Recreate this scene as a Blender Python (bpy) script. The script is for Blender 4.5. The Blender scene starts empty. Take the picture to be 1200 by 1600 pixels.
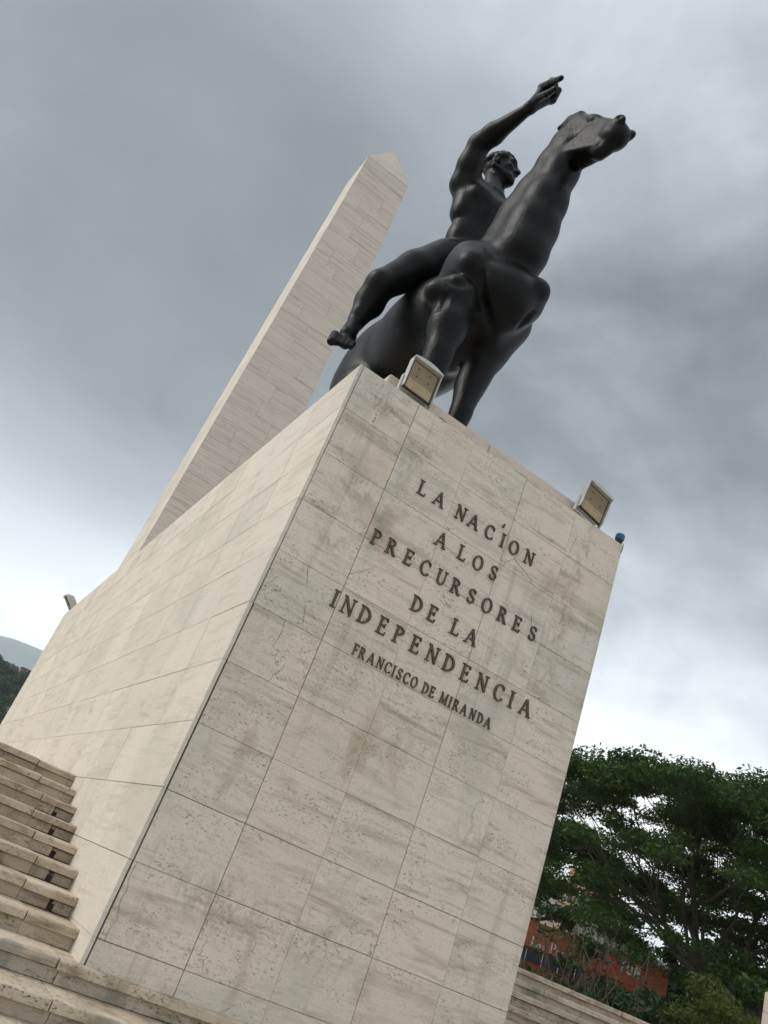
import bpy, math, random
import numpy as np
from mathutils import Vector, Matrix

random.seed(7)
rng = np.random.default_rng(11)
scene = bpy.context.scene
COL = scene.collection
rad = math.radians

# ------------------------------------------------------------------ units
# 1 unit of the survey = one cladding panel of the pedestal = 0.70 m.
# survey axes: x along the pedestal front, y towards its back, z from its top.
U = 0.70
Z0 = 8.833
def W(x, y, z):
    return Vector((U * x, U * y, U * (z + Z0)))
CAM_C = np.array([-2.3489, -8.9068, -6.5125])
CAM_R = np.array([[0.80064373, -0.49362894, 0.33955866],
                  [0.50362462, 0.24748518, -0.82771573],
                  [0.3245487, 0.83371551, 0.44675115]])
FPX = 1285.99
def ray(px, py):
    return CAM_R.T @ np.array([(px - 600) / FPX, (py - 800) / FPX, 1.0])

# ------------------------------------------------------------------ camera
cam = bpy.data.cameras.new('camera')
cam.sensor_width = 36.0
cam.sensor_fit = 'AUTO'
cam.lens = FPX / 1600 * 36.0
cam.clip_start = 0.05
cam.clip_end = 40000
camo = bpy.data.objects.new('camera', cam)
COL.objects.link(camo)
m = Matrix.Identity(4)
for i in range(3):
    m[i][0] = CAM_R[0][i]
    m[i][1] = -CAM_R[1][i]
    m[i][2] = -CAM_R[2][i]
    m[i][3] = W(*CAM_C)[i]
camo.matrix_world = m
scene.camera = camo
CW = W(*CAM_C)

# ------------------------------------------------------------------ light
SUN_AZ, SUN_EL = -72.0, 38.0          # compass from +y towards +x
scene.view_settings.view_transform = 'Standard'
scene.view_settings.look = 'None'
scene.view_settings.gamma = 1.0
scene.view_settings.exposure = 0.76
scene.cycles.use_denoising = True
scene.cycles.max_bounces = 6
scene.cycles.volume_bounces = 2

sun = bpy.data.lights.new('sun', 'SUN')
sun.energy = 1.3
sun.angle = rad(22)
sun.color = (1.0, 0.95, 0.87)
suno = bpy.data.objects.new('sun', sun)
COL.objects.link(suno)
sd = Vector((math.sin(rad(SUN_AZ)) * math.cos(rad(SUN_EL)), math.cos(rad(SUN_AZ)) * math.cos(rad(SUN_EL)), math.sin(rad(SUN_EL))))
suno.rotation_euler = sd.to_track_quat('Z', 'Y').to_euler()

world = bpy.data.worlds.new('World')
scene.world = world
world.use_nodes = True

class NT:
    """small node-tree helper"""
    def __init__(s, nt):
        s.nt = nt; s.n = nt.nodes; s.n.clear()
    def node(s, t, **kw):
        x = s.n.new(t)
        for k, v in kw.items():
            if k.startswith('i_'):
                x.inputs[k[2:]].default_value = v
            else:
                setattr(x, k, v)
        return x
    def link(s, a, b): s.nt.links.new(a, b)
    def val(s, inp, v):
        if hasattr(v, 'is_output'): s.link(v, inp)
        elif v is not None: inp.default_value = v
    def math(s, op, a, b=None, c=None, clamp=False):
        x = s.n.new('ShaderNodeMath'); x.operation = op; x.use_clamp = clamp
        for i, v in enumerate((a, b, c)):
            if v is not None: s.val(x.inputs[i], v)
        return x.outputs[0]
    def vmath(s, op, a, b=None):
        x = s.n.new('ShaderNodeVectorMath'); x.operation = op
        s.val(x.inputs[0], a)
        if b is not None: s.val(x.inputs[1], b)
        return x.outputs['Value'] if op in ('DOT_PRODUCT', 'LENGTH') else x.outputs[0]
    def mix(s, f, a, b, mode='MIX'):
        x = s.n.new('ShaderNodeMix'); x.data_type = 'RGBA'; x.blend_type = mode
        s.val(x.inputs[0], f)
        for k, v in ((6, a), (7, b)):
            if isinstance(v, tuple) and len(v) == 3: v = (*v, 1)
            s.val(x.inputs[k], v)
        return x.outputs[2]
    def noise(s, vec, scale=1, detail=4, rough=.55, dist=0, lac=2.0):
        x = s.n.new('ShaderNodeTexNoise')
        s.link(vec, x.inputs['Vector'])
        x.inputs['Scale'].default_value = scale; x.inputs['Detail'].default_value = detail
        x.inputs['Roughness'].default_value = rough; x.inputs['Distortion'].default_value = dist
        x.inputs['Lacunarity'].default_value = lac
        return x.outputs['Fac']
    def ramp(s, f, pts, interp='LINEAR'):
        x = s.n.new('ShaderNodeValToRGB'); cr = x.color_ramp; cr.interpolation = interp
        while len(cr.elements) < len(pts): cr.elements.new(.5)
        for e, (p, c) in zip(cr.elements, pts):
            e.position = p
            e.color = (c, c, c, 1) if not isinstance(c, tuple) else (*c, 1)
        s.link(f, x.inputs[0])
        return x.outputs[0]
    def scale(s, vec, sc, off=None):
        x = s.n.new('ShaderNodeMapping')
        s.link(vec, x.inputs[0]); x.inputs['Scale'].default_value = sc
        if off is not None: s.val(x.inputs['Location'], off)
        return x.outputs[0]
    def mrange(s, f, a, b, c=0., d=1.):
        x = s.n.new('ShaderNodeMapRange'); x.interpolation_type = 'SMOOTHSTEP'
        s.link(f, x.inputs[0])
        for i, v in enumerate((a, b, c, d)): x.inputs[i + 1].default_value = v
        return x.outputs[0]

def build_world():
    t = NT(world.node_tree)
    out = t.node('ShaderNodeOutputWorld')
    sky = t.node('ShaderNodeTexSky', sky_type='NISHITA')
    sky.sun_disc = False
    sky.sun_elevation = rad(SUN_EL)
    sky.sun_rotation = rad(SUN_AZ)
    bg_sky = t.node('ShaderNodeBackground'); bg_sky.inputs[1].default_value = 0.10
    t.link(sky.outputs[0], bg_sky.inputs[0])
    tc = t.node('ShaderNodeTexCoord')
    d = t.vmath('NORMALIZE', tc.outputs['Generated'])
    sep = t.node('ShaderNodeSeparateXYZ'); t.link(d, sep.inputs[0])
    z = t.math('MAXIMUM', sep.outputs[2], 0.0)
    # clouds lie on a flat deck: divide by height
    h = t.math('ADD', z, 0.34)
    cx = t.math('DIVIDE', sep.outputs[0], h); cy = t.math('DIVIDE', sep.outputs[1], h)
    cv = t.node('ShaderNodeCombineXYZ'); t.link(cx, cv.inputs[0]); t.link(cy, cv.inputs[1])
    cv = cv.outputs[0]
    big = t.noise(t.scale(cv, (1, 1, 1), (8.4, 6.6, 0)), .95, 5, .5, .35)
    mid = t.noise(t.scale(cv, (1, 1, 1), (7.7, 2.3, 0)), 2.6, 8, .56, .5)
    fine = t.noise(t.scale(cv, (1, 1, 1), (1.7, 9.3, 0)), 7, 8, .6, .3)
    lay = t.math('ADD', t.math('ADD', t.math('MULTIPLY', big, 1.0), t.math('MULTIPLY', mid, .62)), t.math('MULTIPLY', fine, .26))
    lay = t.math('SUBTRACT', lay, .94)
    # the deck is thickest in a belt overhead and thins out to a bright rim
    elev = t.ramp(z, [(0.0, .78), (.12, .90), (.26, .84), (.36, .60), (.47, .38), (.58, .25), (.70, .27), (.85, .48), (1.0, .78)], 'EASE')
    # the heavy rain cloud behind the obelisk
    dd = ray(210, 330); dd = dd / np.linalg.norm(dd)
    dot = t.vmath('DOT_PRODUCT', d, tuple(dd))
    heavy = t.mrange(t.math('ADD', dot, t.math('MULTIPLY', lay, .10)), .88, .995)
    b = t.math('ADD', elev, t.math('MULTIPLY', lay, 1.2))
    b = t.math('MULTIPLY', b, t.math('SUBTRACT', 1.0, t.math('MULTIPLY', heavy, .62)))
    b = t.math('MAXIMUM', b, .04)
    col = t.ramp(b, [(0.0, (.07, .075, .085)), (.14, (.15, .16, .18)), (.30, (.27, .29, .325)), (.5, (.48, .51, .55)), (.7, (.78, .81, .84)), (.86, (1.08, 1.09, 1.10)), (1.0, (1.35, 1.35, 1.33))])
    bg_c = t.node('ShaderNodeBackground'); bg_c.inputs[1].default_value = .89
    t.link(col, bg_c.inputs[0])
    cover = t.mrange(lay, -.34, -.12, .55, 1.0)
    cover = t.math('MAXIMUM', cover, t.mrange(z, .22, .4))
    ms = t.node('ShaderNodeMixShader')
    t.link(cover, ms.inputs[0]); t.link(bg_sky.outputs[0], ms.inputs[1]); t.link(bg_c.outputs[0], ms.inputs[2])
    t.link(ms.outputs[0], out.inputs[0])
build_world()

# ------------------------------------------------------------------ helpers
def new_mat(name):
    m = bpy.data.materials.new(name); m.use_nodes = True
    t = NT(m.node_tree)
    out = t.node('ShaderNodeOutputMaterial'); b = t.node('ShaderNodeBsdfPrincipled')
    t.link(b.outputs[0], out.inputs[0])
    return m, t, b

def mesh_from(name, verts, faces, smooth=False):
    me = bpy.data.meshes.new(name)
    me.from_pydata([tuple(v) for v in verts], [], [tuple(f) for f in faces])
    if smooth:
        me.polygons.foreach_set('use_smooth', [True] * len(me.polygons))
    me.update()
    return me

def obj(name, me, mat=None, parent=None, loc=None, rot=None, scale=None):
    o = bpy.data.objects.new(name, me)
    COL.objects.link(o)
    if mat is not None and me is not None and not me.materials:
        me.materials.append(mat)
    if parent is not None: o.parent = parent
    if loc is not None: o.location = loc
    if rot is not None: o.rotation_euler = rot
    if scale is not None: o.scale = scale
    return o

def empty(name, loc=(0, 0, 0)):
    o = bpy.data.objects.new(name, None); COL.objects.link(o); o.location = loc
    o.empty_display_size = .3
    return o

def tag(o, label=None, cat=None, group=None, kind=None):
    if label: o['label'] = label
    if cat: o['category'] = cat
    if group: o['group'] = group
    if kind: o['kind'] = kind
    return o

class MB:
    def __init__(s): s.v = []; s.f = []
    def add(s, vs, fs):
        k = len(s.v); s.v += [tuple(v) for v in vs]; s.f += [tuple(i + k for i in f) for f in fs]
    def box(s, a, b):
        x0, y0, z0 = a; x1, y1, z1 = b
        s.add([(x0, y0, z0), (x1, y0, z0), (x1, y1, z0), (x0, y1, z0), (x0, y0, z1), (x1, y0, z1), (x1, y1, z1), (x0, y1, z1)],
              [(0, 3, 2, 1), (4, 5, 6, 7), (0, 1, 5, 4), (1, 2, 6, 5), (2, 3, 7, 6), (3, 0, 4, 7)])
    def hexa(s, p):      # 8 points, bottom 4 (ccw from above) then top 4
        s.add(p, [(0, 3, 2, 1), (4, 5, 6, 7), (0, 1, 5, 4), (1, 2, 6, 5), (2, 3, 7, 6), (3, 0, 4, 7)])
    def prism(s, poly, y0, y1):   # polygon in xz (ccw seen from -y), extruded y0(front, smaller) .. y1
        n = len(poly)
        s.add([(x, y0, z) for x, z in poly] + [(x, y1, z) for x, z in poly],
              [tuple(range(n))] + [tuple(range(2 * n - 1, n - 1, -1))] + [(i, i + n, (i + 1) % n + n, (i + 1) % n) for i in range(n)])
    def tube(s, pts, radii, n=8, caps=True):
        pts = [Vector(p) for p in pts]; k0 = len(s.v)
        up = Vector((0, 0, 1)); prev = None
        for i, p in enumerate(pts):
            dr = (pts[min(i + 1, len(pts) - 1)] - pts[max(i - 1, 0)])
            if dr.length < 1e-9: dr = Vector((0, 0, 1))
            dr.normalize()
            if prev is None:
                a = dr.cross(up if abs(dr.z) < .9 else Vector((1, 0, 0))).normalized()
            else:
                a = (prev - dr * prev.dot(dr)).normalized()
            prev = a; b = dr.cross(a)
            for j in range(n):
                t = 2 * math.pi * j / n
                s.v.append(tuple(p + (a * math.cos(t) + b * math.sin(t)) * radii[i]))
        for i in range(len(pts) - 1):
            for j in range(n):
                q = k0 + i * n; s.f.append((q + j, q + (j + 1) % n, q + n + (j + 1) % n, q + n + j))
        if caps:
            s.f.append(tuple(k0 + j for j in range(n - 1, -1, -1)))
            q = k0 + (len(pts) - 1) * n; s.f.append(tuple(q + j for j in range(n)))
    def mesh(s, name, smooth=False): return mesh_from(name, s.v, s.f, smooth)

# ------------------------------------------------------------------ materials
def travertine(name, light, mid, dark, pore=.5, stain=.5, green=.0, crack=0., band=(.55, .55, 4.5), bump=.35, panelvar=.13, spots=()):
    m, t, b = new_mat(name)
    geo = t.node('ShaderNodeNewGeometry'); oi = t.node('ShaderNodeObjectInfo')
    pos = geo.outputs['Position']
    rv = t.node('ShaderNodeCombineXYZ')
    t.link(t.math('MULTIPLY', oi.outputs['Random'], 37.0), rv.inputs[0])
    t.link(t.math('MULTIPLY', oi.outputs['Random'], 91.0), rv.inputs[1])
    t.link(t.math('MULTIPLY', oi.outputs['Random'], 53.0), rv.inputs[2])
    p = t.vmath('ADD', pos, rv.outputs[0])
    n1 = t.noise(t.scale(p, band), 1.6, 9, .62, .9)
    n2 = t.noise(t.scale(p, (3, 3, 30)), 1.4, 6, .65, .5)
    n3 = t.noise(t.scale(p, (1.2, 1.2, 3.0)), 1.3, 4, .5, .6)
    f = t.math('ADD', t.math('MULTIPLY', n1, .72), t.math('MULTIPLY', n2, .28))
    col = t.ramp(f, [(.33, dark), (.43, mid), (.52, light), (.60, tuple(c * .95 for c in light)), (.68, mid), (.78, dark)])
    # pores: small elongated pits, gathered in beds
    pr = t.noise(t.scale(p, (17, 17, 36)), 1.9, 4, .68, .5)
    bed = t.mrange(n3, .42, .60)
    pit = t.math('MULTIPLY', t.mrange(pr, .545, .66), t.math('ADD', t.math('MULTIPLY', bed, .9), .10))
    fine = t.noise(t.scale(p, (60, 60, 110)), 1.0, 4, .7)
    speck = t.mrange(fine, .53, .72)
    grain = t.math('ADD', .80, t.math('MULTIPLY', t.noise(t.scale(p, (38, 38, 70)), 1.6, 5, .75), .40))
    gm = t.node('ShaderNodeVectorMath', operation='SCALE'); t.link(col, gm.inputs[0]); t.link(grain, gm.inputs['Scale']); col = gm.outputs[0]
    col = t.mix(t.math('MULTIPLY', pit, pore), col, tuple(c * .45 for c in dark))
    col = t.mix(t.math('MULTIPLY', speck, pore * .55), col, tuple(c * .55 for c in dark))
    # warm stains with their own outline, and a faint algae tint
    s1 = t.noise(t.scale(pos, (1.1, 1.1, .8), (4.2, 1.1, 2.7)), 1.35, 7, .6, .8)
    sm = t.math('MULTIPLY', t.mrange(s1, .56, .72), stain)
    col = t.mix(sm, col, (.30, .215, .135))
    s3 = t.noise(t.scale(pos, (2.2, 2.2, .16), (14.2, 3.1, 2.7)), 1.9, 6, .65, .4)
    col = t.mix(t.math('MULTIPLY', t.mrange(s3, .55, .70), stain * .75), col, (.25, .235, .185))
    if green:
        s2 = t.noise(t.scale(pos, (1, 1, .7), (9.2, 5.1, .7)), 1.05, 5, .55, .4)
        col = t.mix(t.math('MULTIPLY', t.mrange(s2, .50, .66), green), col, (.30, .345, .285))
    if crack:
        wob = t.noise(p, 3.5, 4, .6)
        wv = t.node('ShaderNodeCombineXYZ')
        for i in range(3): t.link(t.math('MULTIPLY', wob, .35 + .1 * i), wv.inputs[i])
        vo = t.node('ShaderNodeTexVoronoi', feature='DISTANCE_TO_EDGE'); vo.inputs['Scale'].default_value = 1.5
        t.link(t.vmath('ADD', p, wv.outputs[0]), vo.inputs['Vector'])
        cm = t.noise(t.scale(p, (1, 1, 1), (3, 3, 3)), 1.2, 2)
        ck = t.math('MULTIPLY', t.math('SUBTRACT', 1.0, t.mrange(vo.outputs['Distance'], .0, .007)), t.mrange(cm, .55, .63))
        col = t.mix(t.math('MULTIPLY', ck, crack), col, (.07, .06, .05))
    for (sx_, sz_, rx_, rz_, am_, cc_) in spots:
        # single stains seen on the face: rust below the lamp, brown and green patches
        dv = t.vmath('MULTIPLY', t.vmath('SUBTRACT', pos, (sx_, 0.0, sz_)), (1 / rx_, 0.0, 1 / rz_))
        ln = t.vmath('LENGTH', dv)
        nn = t.noise(t.scale(pos, (9, 9, 5), (sx_ * 3, 1, sz_)), 1.6, 6, .7, .5)
        mk = t.math('MULTIPLY', t.math('SUBTRACT', 1.0, t.mrange(ln, .15, 1.0)), t.mrange(nn, .42, .62))
        col = t.mix(t.math('MULTIPLY', mk, am_ * .72), col, cc_)
    # each slab its own tone
    v = t.math('ADD', t.math('MULTIPLY', oi.outputs['Random'], panelvar * 2), 1 - panelvar)
    hs = t.node('ShaderNodeHueSaturation'); t.link(v, hs.inputs['Value']); t.link(col, hs.inputs['Color'])
    t.link(t.math('ADD', t.math('MULTIPLY', t.math('FRACT', t.math('MULTIPLY', oi.outputs['Random'], 7.3)), .16), .92), hs.inputs['Saturation'])
    t.link(hs.outputs[0], b.inputs['Base Color'])
    t.val(b.inputs['Roughness'], .78); b.inputs['Specular IOR Level'].default_value = .3
    hgt = t.math('SUBTRACT', t.math('MULTIPLY', n2, .25), t.math('ADD', pit, t.math('MULTIPLY', speck, .3)))
    bp = t.node('ShaderNodeBump'); bp.inputs['Strength'].default_value = bump; bp.inputs['Distance'].default_value = .006
    t.link(hgt, bp.inputs['Height']); t.link(bp.outputs[0], b.inputs['Normal'])
    return m

M = {}
SPOTS = [(3.03, 5.75, .10, .55, .75, (.24, .135, .07)), (2.98, 4.95, .14, .55, .7, (.24, .135, .07)), (2.98, 4.35, .17, .35, .7, (.25, .19, .12)),
         (.42, 5.90, .28, .16, .7, (.25, .19, .12)), (.95, 5.70, .30, .22, .5, (.17, .15, .12)), (.52, 5.05, .30, .22, .6, (.25, .19, .12)), (.45, 4.45, .30, .12, .55, (.24, .135, .07)),
         (.78, 4.75, .10, .70, .7, (.27, .33, .26)), (.82, 5.5, .12, .5, .6, (.27, .33, .26)), (2.12, 5.3, .07, .8, .55, (.27, .33, .26)), (.95, 3.55, .06, .10, .8, (.17, .15, .12)),
         (1.45, 2.95, .40, .20, .55, (.25, .19, .12)), (2.75, 2.75, .55, .16, .45, (.25, .19, .12)), (.75, 1.55, .60, .30, .45, (.17, .15, .12)), (1.6, 1.5, .7, .3, .4, (.25, .19, .12))]
M['trav_front'] = travertine('travertine weathered', (.76, .67, .56), (.635, .555, .45), (.44, .37, .285), pore=.78, stain=.42, green=.22, crack=.75, panelvar=.03, spots=SPOTS)
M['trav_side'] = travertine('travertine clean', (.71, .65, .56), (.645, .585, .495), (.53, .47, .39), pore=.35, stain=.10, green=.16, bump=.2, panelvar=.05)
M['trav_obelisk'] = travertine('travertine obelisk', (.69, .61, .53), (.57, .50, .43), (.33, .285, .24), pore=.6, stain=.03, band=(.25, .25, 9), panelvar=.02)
M['plinth'] = travertine('pale plinth stone', (.68, .58, .50), (.60, .50, .43), (.48, .39, .32), pore=.3, stain=.25, panelvar=.04)
M['stair'] = travertine('stair stone', (.56, .475, .365), (.40, .33, .24), (.17, .13, .085), pore=.9, stain=.95, green=.12, bump=.6, band=(1.2, 1.2, 2.0), panelvar=.12)
M['mortar'] = new_mat('dark joint')[0]
def _mortar():
    m, t, b = new_mat('dark joint mortar')
    g = t.node('ShaderNodeNewGeometry')
    n = t.noise(g.outputs['Position'], 5, 4)
    t.link(t.ramp(n, [(.3, (.035, .03, .024)), (.7, (.10, .085, .065))]), b.inputs['Base Color']); b.inputs['Roughness'].default_value = .95
    M['mortar'] = m
_mortar()

def plain(name, col, rough=.6, metal=0., var=.12, scale=6., bump=0., spec=.5):
    m, t, b = new_mat(name)
    g = t.node('ShaderNodeNewGeometry')
    n = t.noise(g.outputs['Position'], scale, 6, .6)
    t.link(t.ramp(n, [(.3, tuple(c * (1 - var) for c in col)), (.7, tuple(min(1, c * (1 + var)) for c in col))]), b.inputs['Base Color'])
    b.inputs['Roughness'].default_value = rough; b.inputs['Metallic'].default_value = metal
    b.inputs['Specular IOR Level'].default_value = spec
    if bump:
        bp = t.node('ShaderNodeBump'); bp.inputs['Strength'].default_value = bump; bp.inputs['Distance'].default_value = .02
        t.link(n, bp.inputs['Height']); t.link(bp.outputs[0], b.inputs['Normal'])
    return m

def bronze_dark():
    m, t, b = new_mat('dark patinated bronze')
    g = t.node('ShaderNodeNewGeometry'); pos = g.outputs['Position']
    a = t.noise(pos, 1.6, 6, .6, .4); c = t.noise(t.scale(pos, (1, 1, .6)), 26, 5, .6); e = t.noise(pos, 90, 3, .6)
    st = t.noise(t.scale(pos, (5, 5, .5)), 1.3, 5, .6, .3)
    col = t.ramp(a, [(.3, (.0022, .0027, .003)), (.55, (.0035, .004, .004)), (.75, (.007, .0068, .006))])
    col = t.mix(t.math('MULTIPLY', t.mrange(st, .58, .72), .5), col, (.012, .016, .0145))     # faint green runs
    t.link(col, b.inputs['Base Color'])
    b.inputs['Specular IOR Level'].default_value = .17
    t.link(t.math('ADD', t.math('MULTIPLY', a, .24), t.math('ADD', t.math('MULTIPLY', c, .14), .17)), b.inputs['Roughness'])
    hh = t.math('ADD', t.math('MULTIPLY', c, .8), t.math('MULTIPLY', e, .3))
    bp = t.node('ShaderNodeBump'); bp.inputs['Strength'].default_value = .45; bp.inputs['Distance'].default_value = .02
    t.link(hh, bp.inputs['Height']); t.link(bp.outputs[0], b.inputs['Normal'])
    return m
M['bronze'] = bronze_dark()
M['letter'] = plain('brown bronze lettering', (.105, .080, .055), .5, .45, .35, 25)

# ------------------------------------------------------------------ ground and stairs
RISE, RUN = .2155, .6215         # one step, in survey units
BASE_TOP = -7.540                # the tread the pedestal front stands on
NOSE0 = -.13                     # its nosing
N_UP, N_DN = 8, 6
XL, XR = -17.0, 20.0
ground_mat = plain('worn paving ground', (.40, .37, .32), .9, 0, .2, .35)
gv, gf = [], []
GR = 10500
g = mesh_from('ground', [(-GR, -GR, 0), (GR, -GR, 0), (GR, GR, 0), (-GR, GR, 0)], [(0, 1, 2, 3)])
tag(obj('ground', g, ground_mat), kind='structure')

stairs = tag(empty('stairs', W(2.5, 0, BASE_TOP)), kind='structure')
def under(o, root):
    """parent o to root, keeping where it stands"""
    o.parent = root; o.matrix_parent_inverse = Matrix.Translation(-root.location)
    return o
core = MB()
for k in range(-N_DN + 1, N_UP + 1):
    top = BASE_TOP + k * RISE; nose = NOSE0 + k * RUN
    a = W(XL, nose + .13, -Z0); b = W(XR, 34, top - .07)
    if k == N_UP: b = W(XR, 34, top - .07)
    core.box((a.x, a.y, a.z - .02 if k == -N_DN + 1 else W(0, 0, top - RISE - .07).z), (b.x, b.y, b.z))
under(obj('core', core.mesh('stairs_core'), M['mortar']), stairs)

def slab_mesh(name, l, d, h, r=.008, chip=0, seed=0):
    """long stone bar, rounded front top edge, slightly worn; x 0..l, y 0..d (front at 0), z -h..0"""
    rn = random.Random(seed)
    n = max(2, int(l / .28))
    prof = [(0, -h), (0, -r * 1.6), (r * .5, -r * .5), (r * 1.8, 0), (d, 0), (d, -h)]
    v, f = [], []
    for i in range(n + 1):
        x = l * i / n
        w = (rn.random() - .5) * .010
        c = 0
        if chip and rn.random() < chip: c = rn.random() * .028
        for j, (y, z) in enumerate(prof):
            yy, zz = y, z
            if j in (0, 1): yy += w + c * .9
            if j == 2: yy += w + c * .8; zz -= c * .35
            if j == 3: yy += c * .8 + w; zz -= c * .1
            v.append((x, yy, zz))
    k = len(prof)
    for i in range(n):
        for j in range(k):
            f.append((i * k + j, (i + 1) * k + j, (i + 1) * k + (j + 1) % k, i * k + (j + 1) % k))
    f.append(tuple(range(k - 1, -1, -1))); f.append(tuple(n * k + j for j in range(k)))
    f = [tuple(reversed(q)) for q in f]
    return mesh_from(name, v, f)

def stair_run(k, x0, x1, seed, cuts=None):
    """treads and risers of step k between x0 and x1 (survey units)"""
    top = BASE_TOP + k * RISE; nose = NOSE0 + k * RUN
    rn = random.Random(seed * 31 + k)
    xs = [x0]
    if cuts:
        for c in cuts: xs.append(c)
    while xs[-1] < x1 - 2.6: xs.append(xs[-1] + 1.7 + rn.random() * 1.0)
    xs.append(x1)
    depth = (RUN + .09) if k < N_UP else 1.2
    for i in range(len(xs) - 1):
        l = (xs[i + 1] - xs[i]) * U - .006 - rn.random() * .006
        dz = (rn.random() - .5) * .006
        dy = (rn.random() - .5) * .012
        me = slab_mesh('tread', l, depth * U, .062, .009, .30, seed * 1000 + k * 50 + i)
        o = obj('tread', me, M['stair'], None, W(xs[i], nose, top) + Vector((.003, dy, dz)))
        under(o, stairs)
    xs2 = [x0]
    if cuts:
        for c in cuts: xs2.append(c + .04)
    while xs2[-1] < x1 - 2.6: xs2.append(xs2[-1] + 1.2 + rn.random() * 1.5)
    xs2.append(x1)
    for i in range(len(xs2) - 1):
        hole = 0
        l = (xs2[i + 1] - xs2[i]) * U - .005
        me = slab_mesh('riser', l, .05, RISE * U - .066, .004, .08, seed * 2000 + k * 50 + i)
        o = obj('riser', me, M['stair'], None, W(xs2[i], nose + .075, top) + Vector((.0025, 0, -.064)))
        under(o, stairs)

for k in range(1, N_UP + 1):
    # left flight, stopping at the pedestal; the last bit by the pedestal is a separate short stone
    xe = -.004
    c1 = -.50 - .05 * (k % 3)
    top = BASE_TOP + k * RISE; nose = NOSE0 + k * RUN
    # seen end pieces
    me = slab_mesh('tread', (xe - c1) * U - .004, (RUN + .09) * U, .062, .012, .8, 900 + k)
    under(obj('tread', me, M['stair'], None, W(c1, nose, top) + Vector((.004, .006, -.004))), stairs)
    gapx = -.24 - .03 * (k % 2)
    if 2 <= k <= 6:      # riser stone missing: a dark hole beside the pedestal
        me = slab_mesh('riser', (-.005 - gapx) * U - .03, .05, RISE * U - .070, .012, .9, 950 + k)
        under(obj('riser', me, M['stair'], None, W(gapx, nose + .085, top) + Vector((.03, 0, -.066))), stairs)
        me = slab_mesh('riser', .055, .05, (RISE * U - .07) * random.uniform(.35, .6), .014, .9, 990 + k)
        under(obj('riser', me, M['stair'], None, W(gapx - .035, nose + .10, top) + Vector((.0, 0, -.066 - RISE * U * random.choice((.0, .36))))), stairs)
        me = slab_mesh('riser', (gapx - .03 - c1) * U, .05, RISE * U - .068, .006, .3, 970 + k)
        under(obj('riser', me, M['stair'], None, W(c1, nose + .075, top) + Vector((0, 0, -.065))), stairs)
    else:
        me = slab_mesh('riser', (-.005 - c1) * U, .05, RISE * U - .068, .006, .3, 970 + k)
        under(obj('riser', me, M['stair'], None, W(c1, nose + .075, top) + Vector((0, 0, -.065))), stairs)
    stair_run(k, -9.5, c1, 1)
    stair_run(k, 5.006, XR, 2)
for k in range(-N_DN + 1, 1):
    stair_run(k, -9.5, XR, 3, cuts=[-7.2, -4.8, -2.5, -.20 - .06 * (k % 2)])
# upper terrace: paving slabs behind the top step
ter = MB()
a = W(XL, NOSE0 + N_UP * RUN + 1.15, 0); b = W(XR, 34, BASE_TOP + N_UP * RISE)
ter.box((a.x, a.y, b.z - .08), (b.x, b.y, b.z - .004))
tag(obj('terrace', ter.mesh('terrace'), M['stair']), kind='structure')

# ------------------------------------------------------------------ pedestal
RH, SW, PLEN, PW = .7299, 1.3781, 23.61, 5.0
ped = tag(empty('pedestal', W(2.5, 0, BASE_TOP)), 'tall travertine-clad pedestal with bronze inscription, rising out of the stairs', 'pedestal')
def onped(o): return under(o, ped)
cb = MB()
a = W(.045, .045, -Z0 + .02); b = W(PW - .05, PLEN - .05, -.035); cb.box(a, b)
onped(obj('core', cb.mesh('pedestal_core'), M['mortar']))
TH = .032
def panel_mesh(name, w, h, t, ax):
    """slab with a tiny arris; ax 'x': face looks to -y, ax 'y': face looks to -x"""
    e = .0035
    mb = MB()
    if ax == 'x':
        o = [(e, 0, e), (w - e, 0, e), (w - e, 0, h - e), (e, 0, h - e), (0, e, 0), (w, e, 0), (w, e, h), (0, e, h), (0, t, 0), (w, t, 0), (w, t, h), (0, t, h)]
    else:
        o = [(0, w - e, e), (0, e, e), (0, e, h - e), (0, w - e, h - e), (e, w, 0), (e, 0, 0), (e, 0, h), (e, w, h), (t, w, 0), (t, 0, 0), (t, 0, h), (t, w, h)]
    f = [(0, 1, 2, 3), (4, 5, 1, 0), (5, 6, 2, 1), (6, 7, 3, 2), (7, 4, 0, 3), (8, 9, 5, 4), (9, 10, 6, 5), (10, 11, 7, 6), (11, 8, 4, 7), (9, 8, 11, 10)]
    mb.add(o, f)
    return mb.mesh(name)
GAPX = [.012, .007, .005, .008, .005, .004]   # joint widths (m) left of each column
pm = {}
def place_panel(face, u0, u1, z0, z1, mat, jl=.003, jr=.003, jb=.002, jt=.002):
    w = (u1 - u0) * U - jl - jr; h = (z1 - z0) * U - jb - jt
    key = (face, round(w, 4), round(h, 4), mat)
    if key not in pm:
        pm[key] = panel_mesh('panel_' + face, w, h, TH, 'x' if face == 'front' else 'y')
    dz = random.uniform(-.0006, .0006); dp = random.uniform(-.0016, .0016)
    if face == 'front':
        loc = W(u0, 0, z0) + Vector((jl, dp, jb + dz))
    else:
        loc = W(0, u0, z0) + Vector((dp, jl, jb + dz))
    o = obj('panel', pm[key], M[mat], None, loc)
    return onped(o)
zs = [-i * RH for i in range(11)] + [BASE_TOP - .01]
for i in range(11):
    for c in range(5):
        jl = [.040 if i < 5 else .046, .0046, .0006, .0034, .0008][c]; jr = .0006
        jt = [.001, .0022, .0008, .0012, .0020, .0016, .0010, .0010, .0034, .0024, .0024][i]
        place_panel('front', c, c + 1, zs[i + 1], zs[i], 'trav_front', jl, jr, .0008, jt)
ns = 17
zss = [-i * RH for i in range(11)] + [-8.1]
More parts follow.
